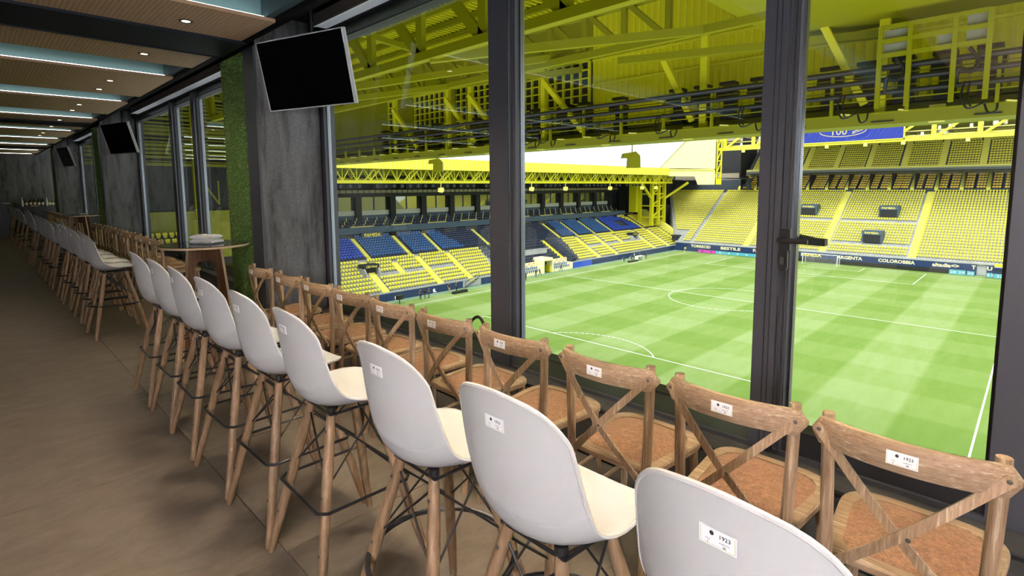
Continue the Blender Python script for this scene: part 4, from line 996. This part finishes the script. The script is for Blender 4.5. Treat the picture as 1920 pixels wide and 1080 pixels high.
# upper tier
ups = []
UA = [-50.0, -42.1, -34.2, -26.35, -18.5, -10.7, -2.9, 5.0]
for i in range(15):
    m = MB(); m.box(-66, 14, 172 + .72 * i, 172.76 + .72 * i, R_(3.5), R_(4.5) + .62 * i); m.build('terrace_step', 'slate_panel', FS)
    x = -64.5 + (i > 9) * 2.5
    while x < 13.5:
        if all(abs(x - a) > .85 for a in UA): ups.append((x, 172.45 + .72 * i, R_(4.5) + .62 * i))
        x += .55
stuff_seats('seat_rows', ups, 0, 'yellow_seat', FS)
for a in UA: aisle_far(a, 172, R_(4.5), 15, .72, .62, 1.35, 'aisle_yellow')
m = MB(); m.box(-92, 14, 183, 183.4, R_(3), R_(19)); m.build('upper_back_wall', 'gallery_beige', FS); m = MB(); m.box(-68, -67.6, 170, 183, R_(2), R_(15)); m.box(-92, -67.6, 182.5, 183, R_(3), R_(15)); m.build('side_wall', 'interior_dark', FS)
for xx in (-45.5, -32.5, -20.2):
    m = MB(); m.prism([(-1.5, 13.1), (1.5, 13.1), (1.5, 13.7), (0, 14.3), (-1.5, 13.7)], lambda a, b, d: (xx + a, 182.9 + d, R_(b)), 0, .1); m.build('skylight', 'led_white', FS)
# roof truss and the screen on it
TZ0, TZ1, TY = R_(10.15), R_(14.4), 150.
m = MB(); m.box(-66, 14, TY - .45, TY + .45, TZ0 - .45, TZ0 + .45); m.build('truss_chord', 'yellow_cladding', FS)
m = MB(); m.box(-66, 14, TY - .45, TY + .45, TZ1 - .4, TZ1 + .4); m.build('truss_chord', 'yellow_cladding', FS)
for k in range(-6, 4):
    x = -17.9 + 7.72 * k
    if x > -65:
        m = MB(); m.box(x - .42, x + .42, TY - .3, TY + .3, TZ0, TZ1); m.build('truss_post', 'yellow_cladding', FS)
        m = MB(); m.beam((x, TY, TZ0), (x + 5.6, TY, TZ1), .5, .5, (0, 1, 0)); m.build('truss_diagonal', 'yellow_cladding', FS)
m = MB()
for k in range(60):
    x = -62 + rnd.uniform(0, 74)
    if -46 < x < -22: continue
    m.lathe([(.28, -.4), (.32, .0), (.28, .4)], (x, TY + .9, TZ0 + rnd.choice((1.1, 2.3, 2.5))), 8)
o = m.build('truss_lamps', 'tv_silver', FS); o['kind'] = 'stuff'
m = MB(); m.box(-64, 14, TY + .7, TY + .8, TZ0 + .6, TZ0 + .9); m.box(-64, 14, TY + .7, TY + .8, TZ0 + 1.7, TZ0 + 1.9); m.build('lamp_rails', 'yellow_pale', FS)
m = MB(); m.box(-66, 14, 149.4, 186, R_(14.8), R_(15.1)); m.build('roof_skin', 'deck_olive', FS)
for x in (-45.2, -38.6, -30.5, -23.2, -12.0, -3.0, -58.9):
    m = MB(); m.box(x - .35, x + .35, TY - .8, TY - .1, TZ0 - 1.15, TZ0 - .4); m.build('hanging_speaker', 'yellow_pale', FS)
sc_ = thing('video_screen', 'long blue video screen with 100 lettering hung on the far roof truss', 'screen', (-33.75, TY - .8, R_(12.2)))
m = MB(); m.box(-10.5, 10.5, 0, .25, -1.75, 2.1); m.build('display', 'screen_blue', sc_)
m = MB(); m.box(-10.8, 10.8, -.02, .3, -1.95, -1.75); m.box(10.5, 10.8, -.02, .3, -1.95, 2.1); m.box(-10.8, -10.5, -.02, .3, -1.95, 2.1); m.build('screen_frame', 'yellow_cladding', sc_)
m = MB()
el = [(4.9 * math.cos(t), -.03, .75 + 1.35 * math.sin(t)) for t in [PI * 1.02 + PI * .98 * i / 30 for i in range(31)]]
m.tube([(x - 1.6, y, z) for x, y, z in el], .09, 6)
V, F = text_geo([('100', 2.6, -2.2, -.55, .02, True)], lambda x, y, z: (x * .95 - .3, -.04, y + 1.15)); m.add(V, F)
V, F = text_geo([('años', 1.35, 0, 0, .03, True)], lambda x, y, z: (x * .9 + 1.6 + y * .1, -.04, y * 1.0 + .65 + x * .32)); m.add(V, F)
m.build('screen_lettering', 'screen_yellow', sc_)
m = MB()
for k in range(46):
    x = -10 + k * .44
    if abs(x + .4) > 4.2 or rnd.random() < .3: m.beam((x, -.012, -1.7), (x + 1.3, -.012, rnd.uniform(.4, 1.9)), .05, .02, (0, 1, 0))
m.tube([(2.8 * math.cos(t) + 1.2, -.02, -.2 + 1.3 * math.sin(t)) for t in [PI * .98 + PI * i / 24 for i in range(25)]], .05, 5)
o = m.build('screen_pattern', 'screen_line', sc_); o['kind'] = 'stuff'
# big yellow corner screen between the two roofs, and the truss tower beside it
cpn = thing('corner_cladding', 'big bright yellow sloping panel joining the left roof to the far roof', 'cladding', (0, 0, 0))
m = MB()
for pl in ([(-82.9, 5.2), (-66, 4.4), (-66, 15), (-72.4, 15)], [(-84, 5.3), (-84, 3.0), (-71.9, 2.75), (-66, 2.75), (-66, 4.7), (-82.9, 5.4)], [(-71.9, 2.76), (-70.9, .32), (-66, .3), (-66, 2.76)]):
    m.prism(pl, lambda a, b, d: (a, d, R_(b)), 147.8, 148.2)
m.build('panel', 'yellow_panel', cpn)
m = MB(); m.prism([(-83.2, 5.25), (-72.6, 15.1), (-75.2, 15.1), (-86.2, 5.3)], lambda a, b, d: (a, d, R_(b)), 147.4, 148.3); m.build('light_edge', 'white_paint', cpn)
m = MB(); m.beam((-83.5, 147.6, R_(4.9)), (-66, 147.6, R_(4.45)), .25, .3); m.build('edge_fold', 'yellow_pale', cpn)
tt = MB(); 
for x in (-65.7, -64.5): tt.beam((x, 148.6, R_(.3)), (x, 148.6, R_(15)), .3, .3)
z = .4
while z < 14: tt.beam((-65.7, 148.6, R_(z)), (-64.5, 148.6, R_(z + 3.2)), .25, .25); tt.beam((-65.7, 148.6, R_(z + 3.2)), (-64.5, 148.6, R_(z + 3.2)), .25, .25); z += 3.3
tt.box(-65.8, -64.4, 148.4, 148.9, R_(.3), R_(1.9)); tt.build('lattice_post', 'yellow_steel', FS)
m = MB(); m.box(-66.5, -63.5, 149, 170, R_(1.9), R_(2.2)); m.box(-92, -64, 169.2, 169.4, R_(-1.0), R_(.4)); m.box(-64.1, -63.4, 166, 168, R_(-1.2), R_(2.0)); m.build('corner_block', 'slate_panel', FS)

# LED pitch boards
def led(x0, x1, mt, y, nums, label, yaw_=0, z=.9):
    t = thing('led_board', label, 'advert board', ((x0 + x1) / 2, y, ZP), yaw_); L = x1 - x0
    m = MB(); m.box(-L / 2, L / 2, 0, .2, 0, z); m.build('cabinet', 'frame_black', t)
    if mt:
        m = MB(); m.box(-L / 2 + .03, L / 2 - .03, -.02, 0, .05, z - .05); m.build('display', mt, t)
        for i, q in enumerate(nums):
            text_obj('digits', q, .55 * len(q) * .9, .55, (-L / 2 + L * (i + .5) / len(nums), -.03, z / 2), (1, 0, 0), (0, 0, 1), 'led_digit_pink' if mt == 'led_pink' else 'led_white', t, .02)
    return t
led(-68.0, -62.9, 'led_pink', 143.2, ['1', '2'], 'pink lit pitch board numbered 1 and 2 near the far corner')
led(-62.9, -48.5, 'led_cyan', 143.2, ['3', '4', '5', '6', '7', '8'], 'long cyan lit pitch board numbered 3 to 8')
led(-48.4, -12.9, None, 143.2, [], 'long unlit black pitch board behind the far goal', z=.95)
led(-12.8, -10.1, 'led_cyan', 142.7, ['28', '29'], 'cyan lit pitch board numbered 28 and 29', z=1.1)
led(-10.0, -8.7, 'led_cyan', 142.9, ['30'], 'short cyan pitch board numbered 30 left of the gate', -.25, 1.0)
led(-6.9, -6.0, 'led_cyan', 142.6, ['31'], 'short cyan pitch board numbered 31 right of the gate', .25, 1.0)
led(-5.9, -3.9, 'led_cyan', 142.0, ['32'], 'cyan lit pitch board numbered 32', z=1.0)
led(-3.85, 4, 'led_violet', 142.0, ['33', '34', '35'], 'violet lit pitch board numbered 33 at the right edge', z=1.0)

# goal, flags
gl = thing('goal', 'white football goal with net before the far stand', 'goal', (GX, GY + 52.5, ZP))
for sx in (-1, 1):
    m = MB(); m.tube([(sx * 3.66, 0, 0), (sx * 3.66, 0, 2.44)], .075, 8); m.build('post', 'white_paint', gl); m = MB(); m.tube([(sx * 3.66, 0, 2.42), (sx * 3.66, 2.2, 2.3)], .03, 6); m.tube([(sx * 3.66, 2.2, 0), (sx * 3.66, 2.2, 2.3)], .04, 6); m.build('net_support', 'white_paint', gl)
m = MB(); m.tube([(-3.73, 0, 2.44), (3.73, 0, 2.44)], .075, 8); m.build('crossbar', 'white_paint', gl)
m = MB()
for i in range(31): x = -3.66 + .244 * i; m.tube([(x, 2.2, 2.3), (x, 2.2, 0)], .006, 3)
for i in range(10): m.tube([(-3.66, 2.2, .24 * i), (3.66, 2.2, .24 * i)], .006, 3)
for i in range(10):
    for sx in (-1, 1): m.tube([(sx * 3.66, 0, .24 * i), (sx * 3.66, 2.2, .24 * i)], .006, 3)
o = m.build('net', 'white_paint', gl); o['kind'] = 'stuff'
for sx, lb in ((-1, 'yellow corner flag at the far left corner of the pitch'), (1, 'yellow corner flag at the far right corner of the pitch')):
    t = thing('corner_flag', lb, 'flag', (GX + sx * 34, GY + 52.5, ZP)); m = MB(); m.tube([(0, 0, 0), (0, 0, 1.6)], .035, 6); m.build('pole', 'yellow_pale', t); m = MB(); m.box(0, .45, -.01, .01, 1.2, 1.6); m.build('flag', 'yellow_seat', t)
# opposite stand, seen only in reflections
OS = thing('grandstand', 'stand along the right touchline, mirrored in the gallery windows', 'grandstand', (0, 0, 0))
m = MB(); spots = []
for i in range(30):
    m.box(4 + .85 * i, 4.87 + .85 * i, 30, 142, ZP, ZP + 2 + .55 * i)
    for y in np.arange(31, 141, 1.1): spots.append((4.4 + .85 * i, y, ZP + 2 + .55 * i))
m.build('terrace', 'concrete_grey', OS); stuff_seats('seat_rows', spots, -PI / 2, 'yellow_seat', OS)

# ---------------------------------------------------------------- our own stand: roof, gantry, facade
RF = thing('stand_roof', 'yellow steel roof with trusses and corrugated deck above the window', 'roof', (0, 0, 0))
m = MB(); m.box(-112, 16, 2.74, 2.95, 3.3, 14); m.box(-112, -27, 2.74, 2.95, -6, 3.4); m.box(-112, 16, 2.75, 2.95, -6, .28); m.box(4.3, 16, 2.75, 2.95, .2, 3.4); struct('wall_facade', m, 'yellow_shaded')
m = MB(); m.box(-27, 6, 2.95, 3.25, -.2, .10); struct('trim_3', m, 'yellow_shaded')
m = MB(); m.box(-112, 16, 2.9, 25.6, R_(10.2), R_(10.4)); m.build('roof_deck', 'yellow_shaded', RF)
m = MB()
for x in np.arange(-60, 15, .42): m.box(x, x + .16, 3, 25.5, R_(10.1), R_(10.2))
o = m.build('deck_ribs', 'sheet_yellow', RF); o['kind'] = 'stuff'
for i, y in enumerate(np.arange(4.2, 25, 1.9)):
    m = MB(); m.box(-70, 14, y - .12, y + .12, R_(9.75), R_(10.05)); m.build('purlin', 'yellow_shaded', RF)
def truss_x(y, z0, z1, x0, x1, bay, wc, wd, wv, mt='yellow_shaded'):
    m = MB(); m.box(x0, x1, y - wc / 2, y + wc / 2, z0 - wc / 2, z0 + wc / 2); m.build('truss_chord', mt, RF)
    m = MB(); m.box(x0, x1, y - wc / 2, y + wc / 2, z1 - wc / 2, z1 + wc / 2); m.build('truss_chord', mt, RF)
    x = x0; 
    while x + bay < x1:
        m = MB(); m.box(x - wv / 2, x + wv / 2, y - .1, y + .1, z0, z1); m.build('truss_post', mt, RF)
        m = MB(); m.beam((x - bay * .92, y, z1), (x, y, z0), wd, .2, (0, 1, 0)); m.build('truss_diagonal', mt, RF)
        x += bay
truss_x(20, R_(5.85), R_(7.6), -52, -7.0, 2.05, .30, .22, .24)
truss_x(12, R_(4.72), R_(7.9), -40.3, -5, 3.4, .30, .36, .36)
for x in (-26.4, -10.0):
    m = MB(); m.beam((x, 3, R_(9.2)), (x, 25.2, R_(7.4)), .25, .3); m.build('rafter', 'yellow_shaded', RF)
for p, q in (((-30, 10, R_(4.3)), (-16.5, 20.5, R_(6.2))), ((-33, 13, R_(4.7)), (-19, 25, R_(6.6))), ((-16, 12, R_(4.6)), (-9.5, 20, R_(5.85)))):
    m = MB(); m.beam(p, q, .24, .3); m.build('roof_brace', 'yellow_shaded', RF)
# corrugated fascia above the gantry
fz = [(4.55, 5.62), (5.70, 6.95)]
for (z0, z1), xa, xb in ((fz[0], -18.4, 16), (fz[1], -18.4, 16), ((6.95, 10.1), -18.4, 16), ((2.6, 4.52), -18.4, 16)):
    m = MB(); m.box(xa, xb, 25.2, 25.3, R_(z0), R_(z1)); o = m.build('fascia_sheet', 'translucent_sheet', RF)
    q = MB()
    for x in np.arange(xa, xb, .36): q.box(x, x + .11, 25.13, 25.2, R_(z0), R_(z1))
    o2 = q.build('sheet_ribs', 'sheet_yellow', o); o2['kind'] = 'stuff'
for z in (4.52, 5.66, 6.98):
    m = MB(); m.box(-18.4, 16, 25.02, 25.25, R_(z) - .05, R_(z) + .05); m.build('fascia_flange', 'sheet_yellow', RF)
m = MB(); m.box(-112, -18.4, 25.25, 25.35, R_(2.6), R_(10.3)); m.build('fascia_back', 'yellow_shaded', RF)
m = MB(); m.box(-8.2, 16, 10, 25, R_(6.0), R_(6.1)); m.build('soffit', 'yellow_shaded', RF)
m = MB(); m.beam((-14, 21, R_(5.6)), (-4.4, 24.6, R_(5.62)), .3, .3); m.build('soffit_beam', 'yellow_shaded', RF)
# window-like grid of bars on the left
m = MB(); m.box(-39, -18.5, 25.05, 25.12, R_(3.2), R_(7.0)); m.build('grid_back', 'navy_dark', RF)
for x in np.arange(-39, -18.4, .62):
    m = MB(); m.box(x - .06, x + .06, 24.9, 25.05, R_(3.2), R_(7.0)); m.build('grid_bar', 'sheet_yellow', RF)
for z in np.arange(3.3, 7.1, .46):
    m = MB(); m.box(-39, -18.5, 24.86, 24.95, R_(z) - .04, R_(z) + .04); m.build('grid_bar', 'sheet_yellow', RF)
for xa, xb in ((-37.5, -35.4), (-31.2, -30.2), (-25.6, -24.6), (-29.0, -28.2)):
    m = MB(); m.box(xa, xb, 24.8, 24.95, R_(3.2), R_(7.0)); m.build('grid_panel', 'yellow_shaded', RF)
# struts between truss and gantry
for x in (-36.6, -30.0, -27.6, -21.1, -11.35, -4.5, 2.4):
    m = MB(); m.box(x - .16, x + .16, 23.9, 24.15, R_(2.6), R_(7.0)); m.build('hanger_post', 'sheet_yellow', RF)
    m = MB(); m.beam((x - 1.9 if x > -20 else x + .3, 23.6, R_(6.05)), (x - .5 if x > -20 else x + 2.9, 24, R_(3.0)), .26, .26, (0, 1, 0)); m.build('strut', 'yellow_steel', RF)
GN = thing('lighting_gantry', 'yellow lighting gantry with black floodlights and dark cable trays under the roof edge', 'gantry', (0, 0, 0))
m = MB(); m.box(-112, 16, 23.7, 25.2, R_(2.19), R_(2.58)); m.build('box_girder', 'girder_shaded', GN)
m = MB(); m.box(-112, 16, 23.55, 25.0, R_(2.58), R_(2.63)); m.build('girder_flange', 'yellow_shaded', GN)
m = MB(); m.box(-112, 16, 24.5, 24.56, R_(2.63), R_(3.22)); m.build('toe_plate', 'girder_shaded', GN)
m = MB()
x = -60
while x < 14: m.box(x, x + 2.6, 24.44, 24.5, R_(2.96), R_(3.02)); m.box(x + .2, x + .9, 23.66, 23.7, R_(2.28), R_(2.32)); x += 2.9
o = m.build('plate_slots', 'interior_dark', GN); o['kind'] = 'stuff'
for z, r in ((3.27, .085), (3.71, .09), (4.13, .105)):
    m = MB(); m.tube([(-70, 23.25, R_(z)), (-8, 23.25, R_(z)), (16, 23.25, R_(z))], r, 8); m.build('cable_tray', 'tray_grey', GN)
for z in (3.48, 3.92, 3.05):
    m = MB(); m.box(-70, 16, 23.4, 23.43, R_(z) - .02, R_(z) + .02); m.build('guard_rail', 'yellow_shaded', GN)
for x in np.arange(-60, 15, 2.35):
    m = MB(); m.box(x - .05, x + .05, 23.3, 23.45, R_(2.6), R_(4.28)); m.box(x - .35, x + .35, 23.2, 23.5, R_(4.2), R_(4.26)); m.build('stanchion', 'yellow_shaded', GN)
for x in np.arange(-58, 15, 4.6):
    m = MB(); m.box(x - .22, x + .22, 23.75, 24.0, R_(2.16), R_(2.75)); m.beam((x + 1.8, 23.2, R_(2.62)), (x + 2.6, 24.6, R_(2.62)), .06, .05); m.beam((x - 1.0, 23.2, R_(2.62)), (x - .2, 24.6, R_(2.62)), .06, .05); m.build('girder_clamp', 'yellow_pale', GN)
FX = [-38.5, -36.8, -33.4, -31.6, -27.4, -25.8, -23.6, -21.9, -19.55, -18.25, -16.0, -12.75, -11.5, -10.3, -8.95, -6.25, -5.0, -3.9, -2.72, -1.55, -.4, .8]
for x in FX:
    m = MB(); m.box(x - .34, x + .34, 24.0, 24.5, R_(4.46), R_(4.6)); m.prism([(-.36, 3.9), (.42, 3.85), (.46, 4.16), (-.3, 4.24)], lambda a, b, d: (x + a, d, R_(b)), 23.7, 24.4); fo = m.build('floodlight', 'flood_black', GN)
    m = MB(); m.box(x - .12, x + .38, 24.0, 24.4, R_(3.42), R_(3.9)); m.box(x - .25, x + .36, 24.0, 24.4, R_(2.95), R_(3.3)); m.build('lamp_body', 'flood_black', fo)
def cable(pts, r=.045, parent=GN, nm='cable_loop'):
    P = [Vector(p) for p in pts]; out = []
    for i in range(len(P) - 1):
        p0, p1, p2, p3 = P[max(i - 1, 0)], P[i], P[i + 1], P[min(i + 2, len(P) - 1)]
        for k in range(6):
            a = k / 6; out.append(.5 * (2 * p1 + (p2 - p0) * a + (2 * p0 - 5 * p1 + 4 * p2 - p3) * a * a + (3 * p1 - p0 - 3 * p2 + p3) * a ** 3))
    out.append(P[-1]); m = MB(); m.tube(out, r, 6); return m.build(nm, 'cable_black', parent, smooth=True)
for x in (-20.6, -16.6, -13.2, -9.3, -5.6, -2.05, -21.8, .4):
    z = 3.35; cable([(x, 23.2, R_(z)), (x - .06, 23.05, R_(2.9)), (x + .12, 23.0, R_(2.45)), (x + .5, 23.3, R_(2.62))], .032); cable([(x + .12, 23.2, R_(z)), (x + .1, 23.05, R_(2.8)), (x + .2, 23.0, R_(2.5))], .028)
    cable([(x + .5, 23.5, R_(2.6)), (x + .62, 23.4, R_(2.3)), (x + .8, 23.4, R_(2.35)), (x + .82, 23.5, R_(2.62))], .032)
for x in (-3.95, -2.0): cable([(x - .3, 23.2, R_(3.3)), (x - .2, 23.0, R_(3.75)), (x + .1, 22.95, R_(3.6)), (x + .25, 23.1, R_(3.95)), (x, 23.1, R_(4.4))], .06)
m = MB()
for x in (-4.42, -3.57, -2.37, -1.52): m.box(x - .07, x + .07, 22.9, 23.05, R_(2.7), R_(5.5))
for z in (4.5, 4.98, 5.46): m.box(-4.42, -1.52, 22.92, 23.02, R_(z) - .07, R_(z) + .07)
m.build('cabinet_frame', 'yellow_shaded', GN)
for x0, x1, z0, z1 in ((-4.33, -3.66, 5.05, 5.36), (-4.33, -3.66, 4.58, 4.9), (-2.1, -1.6, 5.05, 5.4), (-2.1, -1.6, 4.62, 4.92), (-2.85, -2.45, 4.62, 4.95)):
    m = MB(); m.box(x0, x1, 23.05, 23.35, R_(z0), R_(z1)); m.build('switch_cabinet', 'cabinet_grey', GN)
# speakers hung below the gantry
def speaker(x, y, z, s_, ztop, label):
    t = thing('hanging_speaker', label, 'speaker', (x, y, z)); t.rotation_euler = (0, 0, .78)
    m = MB(); m.beam((0, 0, .55 * s_), (0, 0, ztop - z), .07 * s_, .07 * s_); m.build('hanger_rod', 'yellow_shaded', t)
    m = MB(); m.prism([(-.8, .15), (-.7, .5), (.15, .62), (.2, .15)], lambda a, b, d: (a * s_, d * s_, b * s_), -.4, .4); m.build('upper_horn', 'yellow_shaded', t)
    m = MB(); m.prism([(-.35, -.6), (-.3, .2), (.2, .65), (.55, .3), (.58, -.6)], lambda a, b, d: (a * s_, d * s_, b * s_), -.42, .42); m.build('lower_horn', 'yellow_shaded', t)
speaker(-15.05, 23.95, R_(1.33), .66, R_(2.2), 'yellow loudspeaker hanging against the white sky, largest of the hung speakers')
speaker(-31.4, 24.0, R_(1.6), .74, R_(2.2), 'yellow loudspeaker hanging left of the first mullion before the left roof')
# cable outside the window sill
t = cable([(-3.66, 3.1, .115), (-3.60, 3.1, .30), (-3.50, 3.1, .37), (-3.40, 3.08, .31), (-3.35, 3.08, .115)], .014, None, 'outdoor_cable'); tag(t, 'black cable looping outside the glass left of the first mullion', 'cable')
# ---------------------------------------------------------------- people by the touchline
def person_mesh(pose):
    J = {'pel': (0, 0, .95), 'che': (0, -.02, 1.28), 'nck': (0, -.03, 1.48), 'hd0': (0, -.02, 1.56), 'hd1': (0, -.03, 1.70)}
    if pose == 'stand':
        L = {'hl': (.09, 0, .9), 'kl': (.11, -.03, .5), 'al': (.12, .03, .07), 'tl': (.13, -.12, .03), 'hr': (-.09, 0, .9), 'kr': (-.11, 0, .5), 'ar': (-.13, .05, .07), 'tr': (-.14, -.1, .03),
             'sl': (.19, -.02, 1.42), 'el': (.25, .02, 1.15), 'wl': (.22, -.18, 1.0), 'sr': (-.19, -.02, 1.42), 'er': (-.25, -.02, 1.15), 'wr': (-.2, -.22, 1.05)}
    elif pose == 'walk':
        L = {'hl': (.09, 0, .9), 'kl': (.1, -.2, .52), 'al': (.1, -.25, .1), 'tl': (.1, -.4, .05), 'hr': (-.09, 0, .9), 'kr': (-.1, .1, .5), 'ar': (-.1, .38, .14), 'tr': (-.1, .28, .03),
             'sl': (.19, -.02, 1.42), 'el': (.26, .12, 1.17), 'wl': (.24, .1, .92), 'sr': (-.19, -.02, 1.42), 'er': (-.25, -.12, 1.17), 'wr': (-.2, -.32, 1.02)}
    else:
        J = {'pel': (0, 0, .5), 'che': (0, -.08, .84), 'nck': (0, -.12, 1.03), 'hd0': (0, -.13, 1.1), 'hd1': (0, -.15, 1.24)}
        L = {'hl': (.1, 0, .48), 'kl': (.14, -.42, .5), 'al': (.14, -.4, .08), 'tl': (.15, -.54, .03), 'hr': (-.1, 0, .48), 'kr': (-.14, -.42, .5), 'ar': (-.14, -.42, .08), 'tr': (-.15, -.56, .03),
             'sl': (.19, -.1, .97), 'el': (.25, -.16, .72), 'wl': (.14, -.4, .62), 'sr': (-.19, -.1, .97), 'er': (-.25, -.16, .72), 'wr': (-.14, -.4, .64)}
    J.update(L); keys = list(J); ix = {k: i for i, k in enumerate(keys)}
    E = [('pel', 'che'), ('che', 'nck'), ('nck', 'hd0'), ('hd0', 'hd1'), ('pel', 'hl'), ('hl', 'kl'), ('kl', 'al'), ('al', 'tl'), ('pel', 'hr'), ('hr', 'kr'), ('kr', 'ar'), ('ar', 'tr'), ('che', 'sl'), ('sl', 'el'), ('el', 'wl'), ('che', 'sr'), ('sr', 'er'), ('er', 'wr')]
    rad = {'pel': .13, 'che': .14, 'nck': .06, 'hd0': .085, 'hd1': .10, 'h': .09, 'k': .065, 'a': .045, 't': .045, 's': .065, 'e': .048, 'w': .04}
    me = bpy.data.meshes.new('body'); me.from_pydata([J[k] for k in keys], [(ix[a], ix[b]) for a, b in E], [])
    o = bpy.data.objects.new('body', me); COL.objects.link(o); md = o.modifiers.new('skin', 'SKIN'); sv = me.skin_vertices[0].data
    for k in keys:
        r = rad.get(k, rad.get(k[0], .06)); sv[ix[k]].radius = (r, r * (.75 if k in ('pel', 'che') else 1)); sv[ix[k]].use_root = (k == 'pel')
    sb = o.modifiers.new('sub', 'SUBSURF'); sb.levels = 1; sb.render_levels = 1
    dg = bpy.context.evaluated_depsgraph_get(); dg.update(); out = bpy.data.meshes.new_from_object(o.evaluated_get(dg)); bpy.data.objects.remove(o); out.name = 'body'
    return out, J
PM = {}
def person(x, y, pose, top, legs, rz, label, z=ZP):
    key = (pose, top, legs)
    if key not in PM:
        me, J = person_mesh(pose); me.materials.clear()
        for q in (top, legs, 'skin', 'hair_dark'): me.materials.append(MATS[q])
        hz = J['nck'][2] + .03; pz = J['pel'][2] + .02
        for p in me.polygons:
            c = p.center; p.use_smooth = True
            if c.z > hz: p.material_index = 3 if (c.z > hz + .17 or c.y > J['hd1'][1] + .04) else 2
            elif c.z > pz and (abs(c.x) > .235 or (pose != 'stand' and abs(c.x) > .225)): p.material_index = 2
            elif c.z > pz: p.material_index = 0
            elif pose == 'sit' and abs(c.x) < .17 and c.y > -.2: p.material_index = 1
            else: p.material_index = 1 if c.z > .12 else 3
        PM[key] = me
    o = link('person', PM[key], None, (x, y, z), (0, 0, rz)); tag(o, label, 'person'); return o
person(-73.0, 51.8, 'stand', 'cloth_black', 'cloth_black', 1.8, 'person in black standing at a camera by the navy wall, left of a pair')
person(-73.1, 53.6, 'stand', 'cloth_black', 'cloth_navy', 2.4, 'person in dark clothes standing right of the camera by the navy wall')
person(-74.0, 58.7, 'walk', 'cloth_black', 'skin', 1.2, 'person in black top walking below the second yellow stairs')
person(-74.0, 60.4, 'stand', 'cloth_black', 'cloth_black', 2.0, 'person in black standing behind the low black platform')
person(-72.7, 77.3, 'stand', 'cloth_navy', 'cloth_black', 1.6, 'person standing just right of the first mullion by the nearer bench')
person(-73.6, 81.3, 'stand', 'cloth_black', 'cloth_navy', 1.2, 'person in black standing at the middle of the nearer bench')
person(-74.1, 83.1, 'walk', 'cloth_navy', 'cloth_black', 2.2, 'person in navy walking near the tunnel mouth')
person(-75.1, 91.3, 'walk', 'cloth_navy', 'cloth_navy', 1.6, 'person walking before the farther bench')
for i, (x, y, ps, tp, lg, lb) in enumerate(((-73.2, 113.4, 'sit', 'cloth_black', 'cloth_black', 'person in black sitting at the left of the pitchside television desk'), (-73.0, 116.34, 'sit', 'cloth_navy', 'cloth_black', 'person sitting left of the white pitchside desk'), (-73.4, 118.6, 'stand', 'cloth_white', 'cloth_navy', 'person in white top standing behind the pitchside desk'), (-73.1, 120.6, 'stand', 'cloth_navy', 'cloth_black', 'person in navy standing right of the pitchside desk'), (-72.3, 122.6, 'stand', 'cloth_black', 'cloth_black', 'person in black standing farthest right of the pitchside crew'))):
    person(x, y, ps, tp, lg, 1.0 + .5 * i, lb)
def chair_small(x, y, label):
    t = thing('folding_chair', label, 'chair', (x, y, ZP), 1.6)
    m = MB(); m.box(-.22, .22, -.2, .2, .42, .46); m.build('seat', 'white_paint', t); m = MB(); m.box(-.22, .22, .19, .22, .5, .9); m.build('backrest', 'white_paint', t)
    for a in (-1, 1):
        for b in (-1, 1): m = MB(); m.beam((a * .2, b * .18, 0), (a * .2, b * .18, .42), .03, .03); m.build('leg', 'white_paint', t)
chair_small(-73.2, 113.4 + .06, 'white chair under the left person at the pitchside desk'); chair_small(-73.0, 116.4, 'white chair left of the pitchside desk'); chair_small(-75.0, 56.3, 'white chair alone against the navy wall'); chair_small(-74.6, 48.2, 'white chair by the wall behind the nearest rails')
t = thing('pitchside_desk', 'white pitchside television desk with people around it', 'desk', (-71.9, 118.6, ZP)); m = MB(); m.box(-.5, .5, -1.4, 1.4, .95, 1.05); m.build('desktop', 'white_paint', t)
for s_ in (-1.3, 1.3): m = MB(); m.box(-.45, .45, s_ - .05, s_ + .05, 0, .95); m.build('leg', 'white_paint', t)
t = thing('camera_platform', 'low black platform on the grass by the second yellow stairs', 'platform', (-72.6, 60.0, ZP)); m = MB(); m.prism([(-1.6, 0), (1.6, 0), (1.5, .5), (-1.5, .38)], lambda a, b, d: (d, a, b), -.4, .4); m.build('deck', 'frame_black', t)
t = thing('camera_platform', 'low black platform on the grass before the pitchside desk', 'platform', (-71.2, 114.6, ZP)); m = MB(); m.prism([(-1.9, 0), (1.9, 0), (1.8, .4), (-1.8, .4)], lambda a, b, d: (d, a, b), -.4, .4); m.build('deck', 'frame_black', t)
t = thing('tv_camera', 'black television camera on a pedestal between the two people in black', 'camera', (-73.0, 52.7, ZP)); m = MB(); m.tube([(0, 0, 0), (0, 0, 1.1)], .06, 8); m.build('pedestal', 'frame_black', t); m = MB(); m.box(-.35, .35, -.14, .14, 1.1, 1.42); m.build('body', 'frame_black', t)
t = thing('pitch_monitor', 'black monitor on a stand beyond the near window chairs, on the grass', 'monitor', (-72.9, 47.6, ZP)); m = MB(); m.tube([(0, 0, 0), (0, 0, .7)], .08, 8); m.build('stand', 'frame_black', t); m = MB(); m.box(-.3, .3, -.5, .5, .7, 1.4); m.build('casing', 'frame_black', t)
t = thing('staircase', 'dark steel stairs rising from the pitch to the navy wall opening', 'stairs', (-75.9, 64.0, ZP))
for i in range(7): m = MB(); m.box(-.9, .1, .5 * i, .5 * i + .5, .22 * i, .22 * i + .08); m.build('tread', 'frame_black', t)
m = MB(); m.beam((.1, 0, .9), (.1, 3.5, 2.4), .05, .05); m.beam((.1, 3.5, 1.5), (.1, 3.5, 2.4), .05, .05); m.beam((.1, 0, 0), (.1, 0, .9), .05, .05); m.build('handrail', 'frame_black', t)
